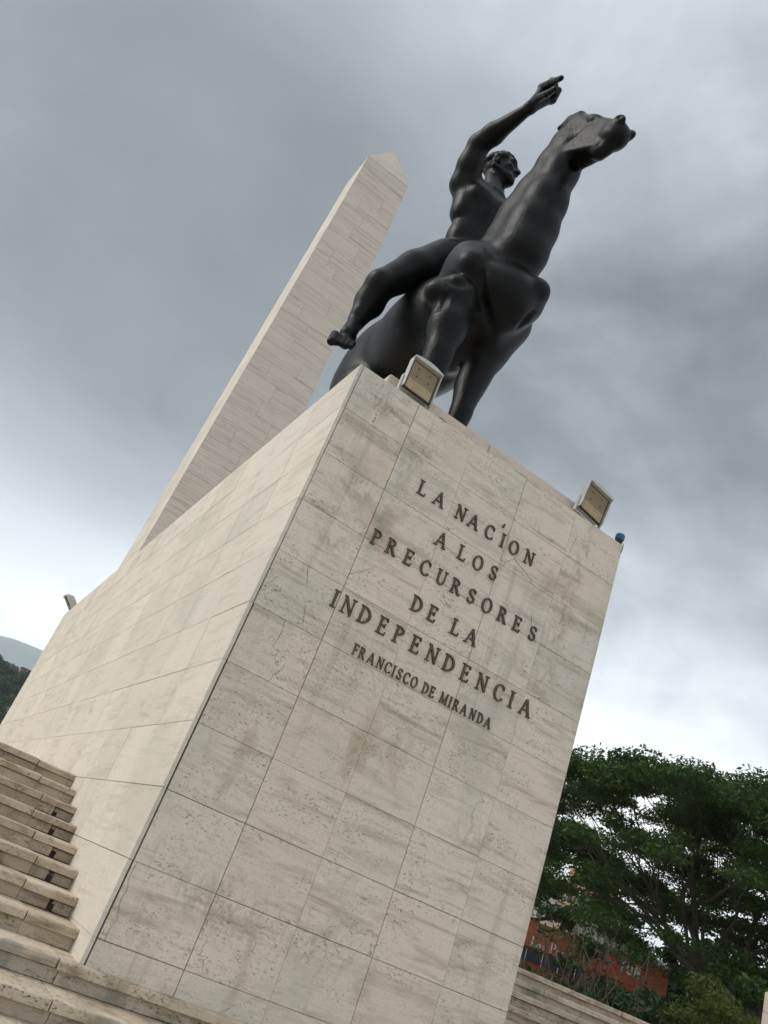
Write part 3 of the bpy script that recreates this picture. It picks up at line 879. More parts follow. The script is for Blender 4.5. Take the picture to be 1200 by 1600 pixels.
def build_rider():
    s = Sculpt((-2.5, -1.7, 2.0), (1.8, 3.2, 10.6), .0235)
    pel = A([-.10, 1.45, 6.02])
    wa = A([-.16, 1.55, 6.95]); ch = A([-.17, 1.45, 7.75]); nb = A([-.13, 1.42, 8.42])
    s.ell(pel, (.62, .52, .52), .15)
    s.ell(wa, (.50, .36, .62), .15)
    s.ell(ch, (.62, .44, .66), .15)
    s.cone(pel, .45, wa, .38, .2); s.cone(wa, .38, ch, .44, .2)
    # pectorals, belly muscles, ribs
    for sg in (-1, 1):
        s.ell(ch + A([sg * .28, -.33, .12]), (.30, .16, .26), .08)
        s.ell(wa + A([sg * .15, -.30, .32]), (.12, .08, .13), .08)
        s.ell(wa + A([sg * .15, -.31, .02]), (.12, .08, .13), .08)
        s.ell(wa + A([sg * .36, -.05, -.1]), (.16, .24, .34), .15)
        s.ell(ch + A([sg * .50, .05, -.15]), (.20, .30, .42), .1)
    s.cone(nb + A([-.45, .05, -.08]), .24, nb + A([.45, .05, -.08]), .24, .15)
    # right arm, right leg and left limbs first: large smooth masses
    sh = Q(722, 290, -.84); el = Q(748, 226, -1.02); wr = Q(829, 168, -.74)
    s.cone(ch + A([-.40, .05, .22]), .34, sh, .27, .2)
    s.chain([(sh, .28), (sh * .5 + el * .5, .285), (el, .235)], .1)
    s.chain([(el, .235), (el * .70 + wr * .30, .235), (wr, .125)], .1)
    s.chain([(ch + A([.50, .05, .28]), .32), (A([.60, 1.45, 8.0]), .27), (A([.60, 1.30, 7.0]), .19), (A([.42, .35, 6.4]), .14), (A([.36, .05, 6.30]), .15)], .12)
    hp = A([-.52, 1.42, 5.98]); kn2 = Q(594, 446, -1.56); an = Q(555, 505, -1.62)
    s.chain([(hp, .46), (hp * .5 + kn2 * .5 + A([0, 0, .06]), .39), (kn2, .295)], .14)
    s.ell(kn2 + A([-.04, -.10, .02]), (.20, .16, .20), .12)
    cf = kn2 * .60 + an * .40
    s.chain([(kn2, .28), (cf + A([.03, .10, 0]), .29), (kn2 * .2 + an * .8, .185), (an, .155)], .12)
    hq = A([.32, 1.42, 5.98]); k3 = A([1.30, 1.5, 4.9]); a3 = A([1.16, 1.70, 4.05])
    s.chain([(hq, .46), (hq * .5 + k3 * .5 + A([0, 0, .1]), .40), (k3, .285)], .14)
    s.chain([(k3, .27), (k3 * .62 + a3 * .38 + A([0, .1, 0]), .25), (a3, .145)], .1)
    s.blur(10)
    # neck and head
    hd = Q(783, 267, -.12)
    s.cone(nb, .25, hd + A([-.03, .10, -.25]), .23, .1)
    for sg in (-1, 1): s.cone(nb + A([sg * .10, -.18, -.02]), .05, hd + A([sg * .20, .10, -.20]), .05, .06)
    fw, up, rt = frame((.66, -.72, .02), (0.0, .12, 1))
    rt = -rt if rt[0] < 0 else rt
    def k(a, b, c=0): return hd + (fw * a + up * b + rt * c) * 1.06
    RK = np.stack([fw, up, rt])
    s.ell(k(-.04, .10), (.39, .33, .31), .05, RK)
    s.ell(k(.10, -.10), (.27, .36, .26), .08, RK)
    s.ell(k(.20, -.34), (.20, .13, .19), .07, RK)             # chin and jaw
    s.ell(k(.33, -.42), (.08, .07, .10), .05, RK)
    for sg in (-1, 1):
        s.cone(k(.28, -.38, sg * .06), .075, k(-.06, -.20, sg * .25), .075, .05)
        s.ell(k(.29, .10, sg * .12), (.07, .05, .12), .04, RK)   # brow
        s.ell(k(.34, .015, sg * .125), (.06, .04, .075), .03, RK, cut=True)
        s.ell(k(.29, .01, sg * .125), (.05, .035, .055), .02, RK)
        s.ell(k(.22, -.10, sg * .17), (.10, .07, .08), .05, RK)
        s.ell(k(-.06, -.04, sg * .31), (.085, .13, .045), .03, RK)   # ear
        s.ell(k(-.04, -.04, sg * .35), (.04, .07, .03), .02, RK, cut=True)
    s.cone(k(.32, .07), .045, k(.41, -.09), .06, .04)          # nose
    s.ell(k(.37, -.11), (.05, .035, .08), .02, RK)
    s.ell(k(.35, -.20), (.05, .024, .09), .02, RK)             # lips
    s.ell(k(.345, -.25), (.05, .028, .08), .02, RK)
    # cropped curly hair: a close cap with shallow curls
    rr = random.Random(4)
    for i in range(260):
        th = rr.uniform(0, 2 * math.pi); ph = rr.uniform(.0, 1.0) ** .7
        v = A([math.cos(th) * math.sin(ph * 1.75), math.cos(ph * 1.75), math.sin(th) * math.sin(ph * 1.75)])
        if v[0] > .50 and v[1] < .66: continue
        if v[1] < -.12: continue
        s.ell(k(-.05 + v[0] * .37, .11 + v[1] * .32, v[2] * .30), (.055, .055, .055), .03)
    # pointing hand
    kn_ = Q(847, 146, -.72); k0 = Q(846, 137, -.72); tip = Q(877, 122, -.70)
    fdir = (k0 - wr); fdir /= np.linalg.norm(fdir)
    view = CAM_C - (np.array([SX, SY, 0]) + wr); view /= np.linalg.norm(view)
    dn = np.cross(fdir, view); dn /= np.linalg.norm(dn)
    pdn = ray(840, 190) - ray(840, 150)
    dn = dn if dn @ pdn > 0 else -dn                          # across the back of the hand
    side = np.cross(dn, fdir); side = side if side @ view > 0 else -side   # palm side, to the viewer
    s.cone(wr, .125, k0 - fdir * .12 + dn * .08, .13, .06)
    s.cone(wr, .12, k0 - fdir * .14 + dn * .24, .12, .06)
    s.cone(k0 - fdir * .10 + dn * .06, .12, k0 - fdir * .12 + dn * .30, .11, .05)
    s.chain([(k0, .085), (k0 * .5 + tip * .5 + A([0, 0, .015]), .074), (tip, .055)], .03)           # index finger
    for i in range(3):                                                                                 # curled fingers
        b0 = k0 + dn * (.12 + .11 * i) - fdir * (.02 + .05 * i)
        b1 = b0 + fdir * (.15 - .015 * i) + side * .04
        b2 = b1 - fdir * .03 + side * .15
        b3 = b2 - fdir * .15 + side * .0
        s.chain([(b0, .076), (b1, .070), (b2, .064), (b3, .055)], .018)
    s.chain([(Q(842, 153, -.76), .085), (Q(855, 147, -.76), .072), (Q(867, 139, -.75), .055)], .02)   # thumb, below the index
    for i in range(4):
        b0 = A([.36 - .0 * i, .05 - .05 * i, 6.42 - .08 * i]); s.chain([(b0, .07), (b0 + A([-.12, -.14, .0]), .06), (b0 + A([-.26, -.06, -.02]), .05)], .02)
    s.chain([(A([.34, .0, 6.45]), .07), (A([.20, -.06, 6.55]), .055)], .02)
    toe = Q(533, 537, -1.84); fd = toe - an; fl = np.linalg.norm(fd); fd = fd / fl
    heel = an + A([.05, .24, -.16])
    s.ell(heel, (.15, .17, .15), .08)
    s.cone(an, .15, an + fd * fl * .55, .155, .08); s.cone(heel, .12, an + fd * fl * .75 + A([.05, .04, -.04]), .13, .08)
    lat = np.cross(fd, A([0, 0, 1])); lat /= np.linalg.norm(lat)
    lat = lat if lat[0] < 0 else -lat
    for i in range(5):
        w = (i - 2) * .085
        base = an + fd * fl * .80 + lat * (-w) * 1.05
        r = .082 if i == 0 else .062 - .004 * i
        s.chain([(base, r + .01), (base + fd * (.24 - .03 * i) + A([0, 0, -.05]), r)], .022)
    s.cone(a3, .14, a3 + A([-.02, -.10, -.32]), .12, .08); s.ell(a3 + A([0, .16, -.12]), (.13, .15, .13), .08)
    for i in range(5):
        b0 = a3 + A([-.02 + (i - 2) * .055, -.12, -.36]); s.chain([(b0, .055), (b0 + A([0, -.06, -.10]), .045)], .02)
    return s.mesh('rider', statue_root)
under(obj('rider', build_rider(), M['bronze'], None, statue_root), statue)

# ------------------------------------------------------------------ floodlights on the pedestal
M['housing'] = plain('weathered pale grey paint', (.50, .50, .47), .5, 0, .15, 14)
M['rim'] = plain('dark rubber seal', (.035, .03, .025), .8, 0, .3, 20)
M['led'] = plain('yellowed reflector', (.40, .30, .15), .55, 0, .18, 18)
M['led_line'] = plain('reflector grid lines', (.17, .125, .06), .6, 0, .1, 18)
M['wire'] = plain('black cable', (.02, .02, .02), .6)
def lens_mat():
    m, t, b = new_mat('dusty lamp glass')
    tr = t.node('ShaderNodeBsdfTransparent'); gl = t.node('ShaderNodeBsdfGlossy'); gl.inputs['Roughness'].default_value = .12
    df = t.node('ShaderNodeBsdfDiffuse'); df.inputs[0].default_value = (.5, .45, .35, 1)
    m1 = t.node('ShaderNodeMixShader'); m1.inputs[0].default_value = .025; t.link(tr.outputs[0], m1.inputs[1]); t.link(gl.outputs[0], m1.inputs[2])
    m2 = t.node('ShaderNodeMixShader'); m2.inputs[0].default_value = .03; t.link(m1.outputs[0], m2.inputs[1]); t.link(df.outputs[0], m2.inputs[2])
    out = [n for n in t.n if n.type == 'OUTPUT_MATERIAL'][0]; t.link(m2.outputs[0], out.inputs[0])
    return m
M['lens'] = lens_mat()
def floodlight(x0, x1, z0, y, tilt, roll, label, scale=1.0, yaw=0):
    w = (x1 - x0) * U; hh = .385
    root = tag(empty('floodlight', W((x0 + x1) / 2, y, z0)), label, 'floodlight', 'floodlights along the pedestal edge')
    def put(name, me, mat):
        o = obj(name, me, mat, root); return o
    # lamp axes: x along the edge, -y the lit face, z up
    mb = MB()
    mb.hexa([(-w / 2 + .015, .02, .0), (w / 2 - .015, .02, 0), (w / 2 - .03, .12, .04), (-w / 2 + .03, .12, .04),
             (-w / 2 + .015, .02, hh), (w / 2 - .015, .02, hh), (w / 2 - .03, .12, hh - .04), (-w / 2 + .03, .12, hh - .04)])
    body = put('housing', mb.mesh('housing'), M['housing'])
    for i in range(6):      # cooling ribs on the back
        mb = MB(); xx = -w / 2 + .05 + i * (w - .1) / 5; mb.box((xx - .004, .115, .06), (xx + .004, .15, hh - .06)); obj('rib', mb.mesh('rib'), M['housing'], body)
    # frame: side bars and an arched hood
    mb = MB()
    mb.box((-w / 2, -.03, 0), (-w / 2 + .010, .05, hh)); mb.box((w / 2 - .010, -.03, 0), (w / 2, .05, hh))
    n = 10; pts = []
    for i in range(n + 1):
        u = -w / 2 + w * i / n; pts.append((u, hh + .035 * (1 - (2 * u / w) ** 2)))
    for i in range(n):
        (a, za), (b, zb) = pts[i], pts[i + 1]
        mb.hexa([(a, -.05, hh - .004), (b, -.05, hh - .004), (b, .05, hh - .004), (a, .05, hh - .004), (a, -.05, za + .012), (b, -.05, zb + .012), (b, .05, za * 0 + zb + .012), (a, .05, za + .012)])
    put('hood', mb.mesh('hood'), M['housing'])
    mb = MB(); mb.box((-w / 2 + .010, .004, .0), (w / 2 - .010, .022, hh - .004)); put('seal', mb.mesh('seal'), M['rim'])
    # reflector: plain lower band, gridded upper field
    mb = MB(); mb.box((-w / 2 + .034, -.004, .014), (w / 2 - .034, .006, hh * .34)); put('reflector_band', mb.mesh('reflector_band'), M['led'])
    mb = MB(); mb.box((-w / 2 + .034, -.001, hh * .345), (w / 2 - .034, .006, hh - .024)); up = put('led_panel', mb.mesh('led_panel'), M['led'])
    mb = MB()
    nx, nz = 11, 11
    for i in range(1, nx):
        xx = -w / 2 + .034 + (w - .068) * i / nx; mb.box((xx - .0018, -.0035, hh * .36), (xx + .0018, -.0012, hh - .03))
    for i in range(1, nz):
        zz = hh * .35 + (hh * .65 - .024) * i / nz; mb.box((-w / 2 + .036, -.0042, zz - .0022), (w / 2 - .036, -.0013, zz + .0022))
    obj('grid', mb.mesh('grid'), M['led_line'], up)
    for ux, uz in ((-.2, .52), (.2, .55), (-.22, .78), (.18, .80)):
        mb = MB(); mb.tube([(ux * w, -.010, uz * hh), (ux * w, -.002, uz * hh)], [.009, .009], 8); obj('bolt', mb.mesh('bolt', False), M['rim'], up)
    mb = MB(); mb.box((-w / 2 + .02, -.016, .006), (w / 2 - .02, -.012, hh - .01)); put('lens', mb.mesh('lens'), M['lens'])
    # bracket and foot
    mb = MB()
    for sx in (-1, 1): mb.box((sx * (w / 2 + .012) - .006, .02, -.05), (sx * (w / 2 + .012) + .006, .06, hh * .42))
    mb.box((-w / 2 - .018, .02, -.062), (w / 2 + .018, .06, -.05))
    put('bracket', mb.mesh('bracket'), M['housing'])
    mb = MB(); mb.tube([(0, .08, .05), (.05, .16, -.02), (.10, .22, -.05), (.10, .5, -.056)], [.008] * 4, 6); put('cable', mb.mesh('cable', True), M['wire'])
    root.rotation_euler = (tilt, roll, yaw); root.scale = (scale,) * 3
    return root
floodlight(.64, 1.15, .075, -.02, rad(-7), rad(2), 'square yellow-lensed floodlight on the pedestal edge below the horse foreleg')
floodlight(3.97, 4.50, .085, -.02, rad(-4), rad(10), 'square yellow-lensed floodlight on the pedestal edge beside the blue lamp', .94)
fl3 = floodlight(-.25, .25, .12, 23.0, rad(20), 0, 'small pale floodlight on the far end of the pedestal by the obelisk', 1.0, rad(-90))
fl3.location = W(.10, 22.9, .12); fl3.rotation_euler = (rad(48), 0, rad(-90))

M['blue'] = plain('faded blue plastic', (.02, .12, .20), .45, 0, .3, 18)
cup = tag(empty('marker_lamp', W(4.93, .05, -.004)), 'small blue capped lamp on the pedestal corner, loose wire hanging', 'lamp')
mb = MB(); mb.tube([(0, 0, .055), (0, 0, .075), (0, 0, .135), (0, 0, .15)], [.05, .062, .062, .052], 14); obj('cap', mb.mesh('cap', True), M['blue'], cup)
mb = MB(); mb.tube([(0, 0, 0), (0, 0, .03), (0, 0, .06)], [.05, .038, .035], 10); obj('stalk', mb.mesh('stalk'), M['rim'], cup)
mb = MB(); mb.tube([(.0, -.03, .02), (.03, -.075, .0), (.055, -.06, -.05), (.062, -.052, -.11)], [.005] * 4, 6); obj('wire', mb.mesh('wire', True), M['wire'], cup)
cup.rotation_euler = (0, rad(6), 0); cup.scale = (.82,) * 3

# supply cable lying along the front edge between the two lamps
mb = MB(); pts = []
rr_ = random.Random(3)
for i in range(27):
    x = 1.05 + (4.0 - 1.05) * i / 26
    pts.append(tuple(W(x, .015 + .035 * rr_.random(), 0) + Vector((0, 0, .004 + .006 * rr_.random()))))
mb.tube(pts, [.006] * len(pts), 6)
tag(obj('supply_cable', mb.mesh('supply_cable', True), M['wire']), 'thin black cable lying along the pedestal front edge between the lamps', 'cable')

# ------------------------------------------------------------------ trees
def leaf_mat(name, a, b, c):
    m, t, bs = new_mat(name)
    g = t.node('ShaderNodeNewGeometry')
    n = t.noise(g.outputs['Position'], 1.1, 3, .6); r = g.outputs['Random Per Island']
    f = t.math('ADD', t.math('MULTIPLY', n, .6), t.math('MULTIPLY', r, .4))
    t.link(t.ramp(f, [(.25, a), (.5, b), (.75, c)]), bs.inputs['Base Color'])
    bs.inputs['Roughness'].default_value = .6; bs.inputs['Specular IOR Level'].default_value = .25
    tr = t.node('ShaderNodeBsdfTranslucent'); tr.inputs[0].default_value = (*[x * 1.3 for x in b], 1)
    mx = t.node('ShaderNodeMixShader'); mx.inputs[0].default_value = .25
    out = [n for n in t.n if n.type == 'OUTPUT_MATERIAL'][0]
    t.link(bs.outputs[0], mx.inputs[1]); t.link(tr.outputs[0], mx.inputs[2]); t.link(mx.outputs[0], out.inputs[0])
    return m
M['leaf'] = leaf_mat('rain tree leaves', (.024, .054, .014), (.046, .088, .022), (.09, .135, .036))
M['leaf_dark'] = leaf_mat('dark shrub leaves', (.016, .036, .014), (.028, .056, .020), (.05, .085, .028))
M['leaf_yellow'] = leaf_mat('yellow green creeper leaves', (.045, .075, .018), (.085, .115, .026), (.14, .15, .035))
M['bark'] = plain('dark bark', (.045, .036, .028), .9, 0, .4, 3, .5)
M['twig'] = plain('grey bare twigs', (.10, .075, .055), .9, 0, .3, 3)

def leaves_mesh(name, centers, radii, counts, size, flat=.35, seed=0, up=.65):
    """leaf-sized quads scattered through flattened clumps"""
    r = np.random.default_rng(seed)
    P_, N_ = [], []
    for c, rr, n in zip(centers, radii, counts):
        v = r.normal(size=(n, 3)); v /= np.linalg.norm(v, axis=1)[:, None]; v *= (r.random(n) ** .45)[:, None]
        v[:, 2] = np.where(v[:, 2] < 0, v[:, 2] * .55, v[:, 2])
        P_.append(np.array(c)[None] + v * np.array([rr, rr, rr * flat])[None])
    P_ = np.concatenate(P_); n = len(P_)
    nn = r.normal(size=(n, 3)); nn[:, 2] = np.abs(nn[:, 2]) + up; nn /= np.linalg.norm(nn, axis=1)[:, None]
    a = np.cross(nn, r.normal(size=(n, 3))); a /= np.linalg.norm(a, axis=1)[:, None]; b = np.cross(nn, a)
    L = size * (.6 + .8 * r.random(n))[:, None]
    v = np.stack([P_ - a * L, P_ + b * L * .42, P_ + a * L, P_ - b * L * .42], 1).reshape(-1, 3)
    me = bpy.data.meshes.new(name)
    me.vertices.add(len(v)); me.vertices.foreach_set('co', v.astype(np.float32).ravel())
    me.loops.add(n * 4); me.loops.foreach_set('vertex_index', np.arange(n * 4, dtype=np.int32))
    me.polygons.add(n); me.polygons.foreach_set('loop_start', np.arange(0, n * 4, 4, dtype=np.int32)); me.polygons.foreach_set('loop_total', np.full(n, 4, np.int32))
    me.update(calc_edges=True)
    return me

def grow(mb, node, rad0, targets, r, level=0, sag=.0, minr=.012):
    """branches from node to every target, splitting the targets into clusters"""
    n = len(targets); node0 = node.copy()
    if n == 1:
        t = targets[0]; mid = node * .5 + t * .5 + r.normal(size=3) * .08 * np.linalg.norm(t - node)
        mb.tube([node, mid, t], [rad0, max(rad0 * .6, minr), minr], 5 if rad0 < .06 else 7, False); return
    k = 2 if n < 9 else (3 if level else 7)
    k = min(k, n)
    c = targets[r.choice(n, k, replace=False)]
    for _ in range(7):
        lab = np.argmin(((targets[:, None] - c[None]) ** 2).sum(2), 1)
        for j in range(k):
            if (lab == j).any(): c[j] = targets[lab == j].mean(0)
    for j in range(k):
        tj = targets[lab == j]
        if not len(tj): continue
        f = .30 if level == 0 else .40
        ce = tj.mean(0)
        if level == 0: node = node0 - np.array([.12 * r.normal(), .12 * r.normal(), .2 + 1.1 * r.random()])
        nx = node + (ce - node) * f
        nx[2] -= sag * np.linalg.norm(ce - node)
        nx += r.normal(size=3) * .05 * np.linalg.norm(ce - node)
        rj = max(rad0 * (len(tj) / n) ** .45, minr)
        mid = node * .5 + nx * .5 + r.normal(size=3) * .05 * np.linalg.norm(nx - node)
        mb.tube([node, mid, nx], [rj * 1.05, rj * .95, rj * .85], 8 if rj > .1 else 5, False)
        grow(mb, nx, rj * .85, tj, r, level + 1, sag * .5, minr)

def at(az, dist, z=0.0):
    """ground position seen in compass direction az (degrees from +y) at dist metres from the viewpoint"""
    return np.array([CW.x + dist * math.sin(rad(az)), CW.y + dist * math.cos(rad(az)), z])

def rain_tree(base, H, R, fork, seed, label, lean=(0, 0), nt=(230, 95, 40), leaf=.17, per=210):
    r = np.random.default_rng(seed)
    root = tag(empty('rain_tree', tuple(base)), label, 'tree', 'wide rain trees behind the terrace')
    T = []
    for i in range(nt[0]):           # umbrella roof
        a = r.random() * 2 * math.pi; q = R * math.sqrt(r.random())
        T.append((q * math.cos(a), q * math.sin(a), H - .4 - 2.3 * (q / R) ** 2.2 - r.random() * .7 + .35 * math.sin(3 * a + q)))
    for i in range(nt[1]):           # second storey
        a = r.random() * 2 * math.pi; q = R * (.30 + .70 * math.sqrt(r.random()))
        T.append((q * math.cos(a), q * math.sin(a), H * .60 + r.normal() * .45 + .8 * math.sin(2 * a)))
    for i in range(nt[2]):           # low skirts
        a = r.random() * 2 * math.pi; q = R * (.35 + .5 * r.random())
        T.append((q * math.cos(a), q * math.sin(a), H * .42 + r.normal() * .4))
    T = np.array(T)
    mb = MB()
    fk = np.array([lean[0], lean[1], fork])
    mb.tube([(0, 0, -.2), (lean[0] * .15, lean[1] * .15, fork * .3), (lean[0] * .5, lean[1] * .5, fork * .7), tuple(fk)], [.95, .70, .62, .42], 12)
    grow(mb, fk, .46, T, r, 0, .02)
    obj('trunk', mb.mesh('trunk', True), M['bark'], root)
    cr = leaves_mesh('crown', T, .75 + r.random(len(T)) * .75, (per * (.7 + .6 * r.random(len(T)))).astype(int), leaf, .42, seed)
    obj('crown', cr, M['leaf'], root)
    return root
rain_tree(at(51.8, 44), 13.6, 12.0, 5.2, 5, 'huge spreading rain tree with dark forked limbs beside the orange shop', (-1.0, .3), (430, 85, 36), .10, 370)
rain_tree(at(60.5, 50), 16.0, 12.0, 6.0, 15, 'rain tree with an unbroken crown, overlapping the huge rain tree from beyond the white pillar', (-.6, 0), (330, 120, 60), .12, 330)
rain_tree(at(36.5, 60), 13.0, 11.5, 5.0, 9, 'rain tree half hidden behind the pedestal, above the orange shop', (.5, 0), (190, 70, 0), .17, 240)

def shrub(base, h, rad_, seed, mat, label, n=26, per=240, leaf=.11, group='shrubs behind the terrace', nm='shrub'):
    r = np.random.default_rng(seed)
    root = tag(empty(nm, tuple(base)), label, 'shrub', group)
    T = []
    for i in range(n):
        a = r.random() * 2 * math.pi; q = rad_ * math.sqrt(r.random()); z = h * (.18 + .78 * r.random() * (1 - .35 * (q / rad_) ** 2))
        T.append((q * math.cos(a), q * math.sin(a), z))
    T = np.array(T); mb = MB()
    grow(mb, np.array([0, 0, -.05]), .09, T, r, 1, 0)
    obj('stems', mb.mesh('stems', True), M['bark'], root)
    obj('foliage', leaves_mesh('foliage', T, (.42 + r.random(len(T)) * .4) * max(1, rad_ / 2.0), (per * (.6 + .8 * r.random(len(T)))).astype(int), leaf, .8, seed, .2), M[mat], root)
shrub(at(51.0, 29), 4.4, 1.9, 21, 'leaf_yellow', 'yellow-green creeper-covered shrub beside the white pillar', 34, 520, .065)
shrub(at(53.6, 31), 5.0, 2.1, 22, 'leaf', 'tall green shrub behind the white pillar')
shrub(at(46.6, 30), 3.9, 1.8, 23, 'leaf_dark', 'dark shrub under the end of the orange shop sign')
shrub(at(44.4, 31), 3.75, 1.8, 24, 'leaf_dark', 'dark low shrub behind the bare twiggy bush')
shrub(at(43.3, 41), 5.0, 1.5, 27, 'leaf_dark', 'tall dark shrub hiding the middle of the shop sign')
shrub(at(48.9, 41), 4.6, 2.0, 25, 'leaf_dark', 'dense dark shrub beside the green parasol')
shrub(at(41.6, 33), 3.5, 1.5, 26, 'leaf_dark', 'dark shrub behind the stairs below the shop lettering')
def bare_bush(base, h, rad_, seed):
    r = np.random.default_rng(seed); root = tag(empty('bare_bush', tuple(base)), 'leafless twiggy bush in front of the orange shop sign', 'bush')
    T = []
    for i in range(90):
        a = r.random() * 2 * math.pi; q = rad_ * (.2 + .8 * r.random()); T.append((q * math.cos(a), q * math.sin(a), h * (.45 + .55 * r.random())))
    mb = MB(); grow(mb, np.array([0, 0, -.05]), .10, np.array(T), r, 1, .02, .010)
    obj('stems', mb.mesh('stems', True), M['twig'], root)
    lv = np.array(T)[::3]
    obj('dry_leaves', leaves_mesh('dry_leaves', lv, np.full(len(lv), .35), np.full(len(lv), 14), .09, .8, seed), M['leaf_dark'], root)
bare_bush(at(43.2, 27), 4.5, 2.2, 31)

# ------------------------------------------------------------------ shop, apartment block, pillar, parasol behind the terrace
M['orange'] = plain('faded orange paint', (.42, .125, .060), .7, 0, .18, 1.2)
M['navy'] = plain('dark blue awning', (.018, .024, .050), .5)
M['white'] = plain('white paint', (.78, .78, .75), .6, 0, .06, 3)
M['roofwhite'] = plain('white metal roof', (.70, .72, .72), .4, 0, .08, 1)
M['beige'] = plain('ochre render', (.50, .34, .19), .8, 0, .1, .6)
M['beige2'] = plain('grey render', (.42, .38, .31), .8, 0, .1, .6)
M['red'] = plain('red plastic', (.62, .035, .02), .4)
M['glassdark'] = plain('dark window glass', (.03, .035, .04), .15)
shop_c = at(43.6, 58)
tx = np.array([math.cos(rad(43.6)), -math.sin(rad(43.6)), 0]); ty = np.array([math.sin(rad(43.6)), math.cos(rad(43.6)), 0])
shop = tag(empty('shop_building', tuple(shop_c)), 'low orange shop with white metal roof and lettered fascia behind the trees', 'shop')
shop.rotation_euler = (0, 0, -rad(43.6))
def sbox(name, a, b, mat, par=None):
    mb = MB(); mb.box(a, b); return obj(name, mb.mesh(name), M[mat], par or shop)
sbox('wall', (-5.2, .3, 0), (4.2, 7, 5.6), 'orange')
fas = sbox('fascia', (-5.4, -.05, 5.15), (4.3, .28, 6.65), 'orange')
sbox('awning', (-5.2, -.55, 4.35), (-.4, -.06, 5.0), 'navy')
for i in range(5): sbox('awning_seam', (-4.9 + i * 1.0, -.57, 4.3), (-4.86 + i * 1.0, -.555, 5.0), 'white')
for i in range(4): 
    w_ = sbox('window', (-4.6 + i * 2.2, .26, 1.0), (-3.0 + i * 2.2, .32, 3.2), 'white'); sbox('pane', (-4.52 + i * 2.2, .24, 1.08), (-3.08 + i * 2.2, .262, 3.12), 'glassdark', w_)
mb = MB()
for i in range(2):
    pass
rf = MB(); rf.add([(-1.6, -.3, 6.7), (4.3, -.3, 6.7), (4.3, 7, 6.7), (-1.6, 7, 6.7), (-1.0, -.3, 8.8), (-1.0, 7, 8.8)], [(0, 1, 4), (1, 2, 5, 4), (2, 3, 5), (3, 0, 4, 5), (0, 3, 2, 1)])
roof = obj('roof', rf.mesh('roof'), M['roofwhite'], shop)
for i in range(14):
    x = -1.0 + 5.2 * (i + .5) / 14; zt = 8.8 - (x + 1.0) / 5.3 * 2.1
    sbox('rib', (x - .025, -.36, 6.7), (x + .025, -.301, zt), 'roofwhite', roof)
# lettering on the fascia, simple rounded strokes
def stroke_letters(txt, x, z, h, mat, par, y):
    for ch in txt:
        mb = MB(); w = .5 * h; s_ = .16 * h
        def ring(cx, cz, rr, a0=0, a1=360):
            g = arc(cx, cz, rr, rr, a0, a1, s_, s_, 14)[1]
            for p, q in zip(g[:-1], g[1:]):
                mb.prism([p[0], p[1], q[1], q[0]], -.05, 0)
        if ch == 'L': mb.prism(rect(0, 0, s_, h), -.05, 0); mb.prism(rect(s_, 0, w, s_), -.05, 0)
        elif ch == 'o': ring(w * .5, w * .5, w * .5)
        elif ch == 's':
            ring(w * .4, w * .72, w * .28, 20, 270); ring(w * .4, w * .28, w * .28, 90, -160)
        elif ch == 'P': mb.prism(rect(0, 0, s_, h), -.05, 0); ring(s_ + .16 * h, h * .72, h * .28, -90, 90)
        elif ch == 'r': mb.prism(rect(0, 0, s_, w), -.05, 0); ring(w * .5, w * .55, w * .42, 40, 150)
        elif ch == 'T': mb.prism(rect(w * .5 - s_ / 2, 0, w * .5 + s_ / 2, h - s_), -.05, 0); mb.prism(rect(0, h - s_, w, h), -.05, 0)
        elif ch == 'U':
            mb.prism(rect(0, w * .5, s_, h), -.05, 0); mb.prism(rect(w - s_, w * .5, w, h), -.05, 0); ring(w * .5, w * .5, w * .5, 180, 360)
        elif ch == 'N':
            mb.prism(rect(0, 0, s_, h), -.05, 0); mb.prism(rect(w - s_, 0, w, h), -.05, 0); mb.prism(bar((s_ * .5, h), (w - s_ * .5, 0), s_), -.055, 0)
        if mb.v:
            me = mb.mesh('letter')
            obj('letter', me, M[mat], par, (x, y, z))
        x += {'L': .62, 'o': .62, 's': .52, 'P': .66, 'r': .48, ' ': .4}.get(ch, .66) * h
stroke_letters('Los Pro', -3.75, 5.25, .55, 'white', fas, -.05)
stroke_letters('TUN', 1.5, 5.65, .66, 'white', fas, -.05)
mb = MB(); mb.tube([(1.0, -.16, 6.0), (1.0, -.05, 6.0)], [.36, .38], 20); obj('red_disc', mb.mesh('red_disc'), M['red'], fas)
mb = MB(); mb.prism([(3.1, 4.3), (3.3, 4.1), (3.5, 4.3)], -.06, -.045); 

apt = tag(empty('apartment_block', tuple(at(41.6, 120))), 'ochre and grey apartment block seen through the tree branches', 'building')
apt.rotation_euler = (0, 0, -rad(41.6))
def abox(name, a, b, mat, par=None):
    mb = MB(); mb.box(a, b); return obj(name, mb.mesh(name), M[mat], par or apt)
abox('wall', (-1.0, 0, 0), (5.5, 12, 20), 'beige'); abox('wall', (-9, 1.5, 0), (-1.02, 12, 17.5), 'beige2')
abox('stair_tower', (2.2, -1.2, 0), (4.6, -.01, 21), 'orange')
for fl in range(6):
    for c in range(5):
        x = -8.3 + c * 1.45; w_ = abox('window', (x, 1.42, 1.4 + fl * 2.8), (x + .95, 1.49, 2.9 + fl * 2.8), 'white'); abox('pane', (x + .06, 1.39, 1.46 + fl * 2.8), (x + .89, 1.418, 2.84 + fl * 2.8), 'glassdark', w_)
    for x in (-.6, .7, 4.75):
        w_ = abox('window', (x, -.08, 1.4 + fl * 2.8), (x + .7, -.01, 2.9 + fl * 2.8), 'white'); abox('pane', (x + .05, -.11, 1.46 + fl * 2.8), (x + .65, -.082, 2.84 + fl * 2.8), 'glassdark', w_)

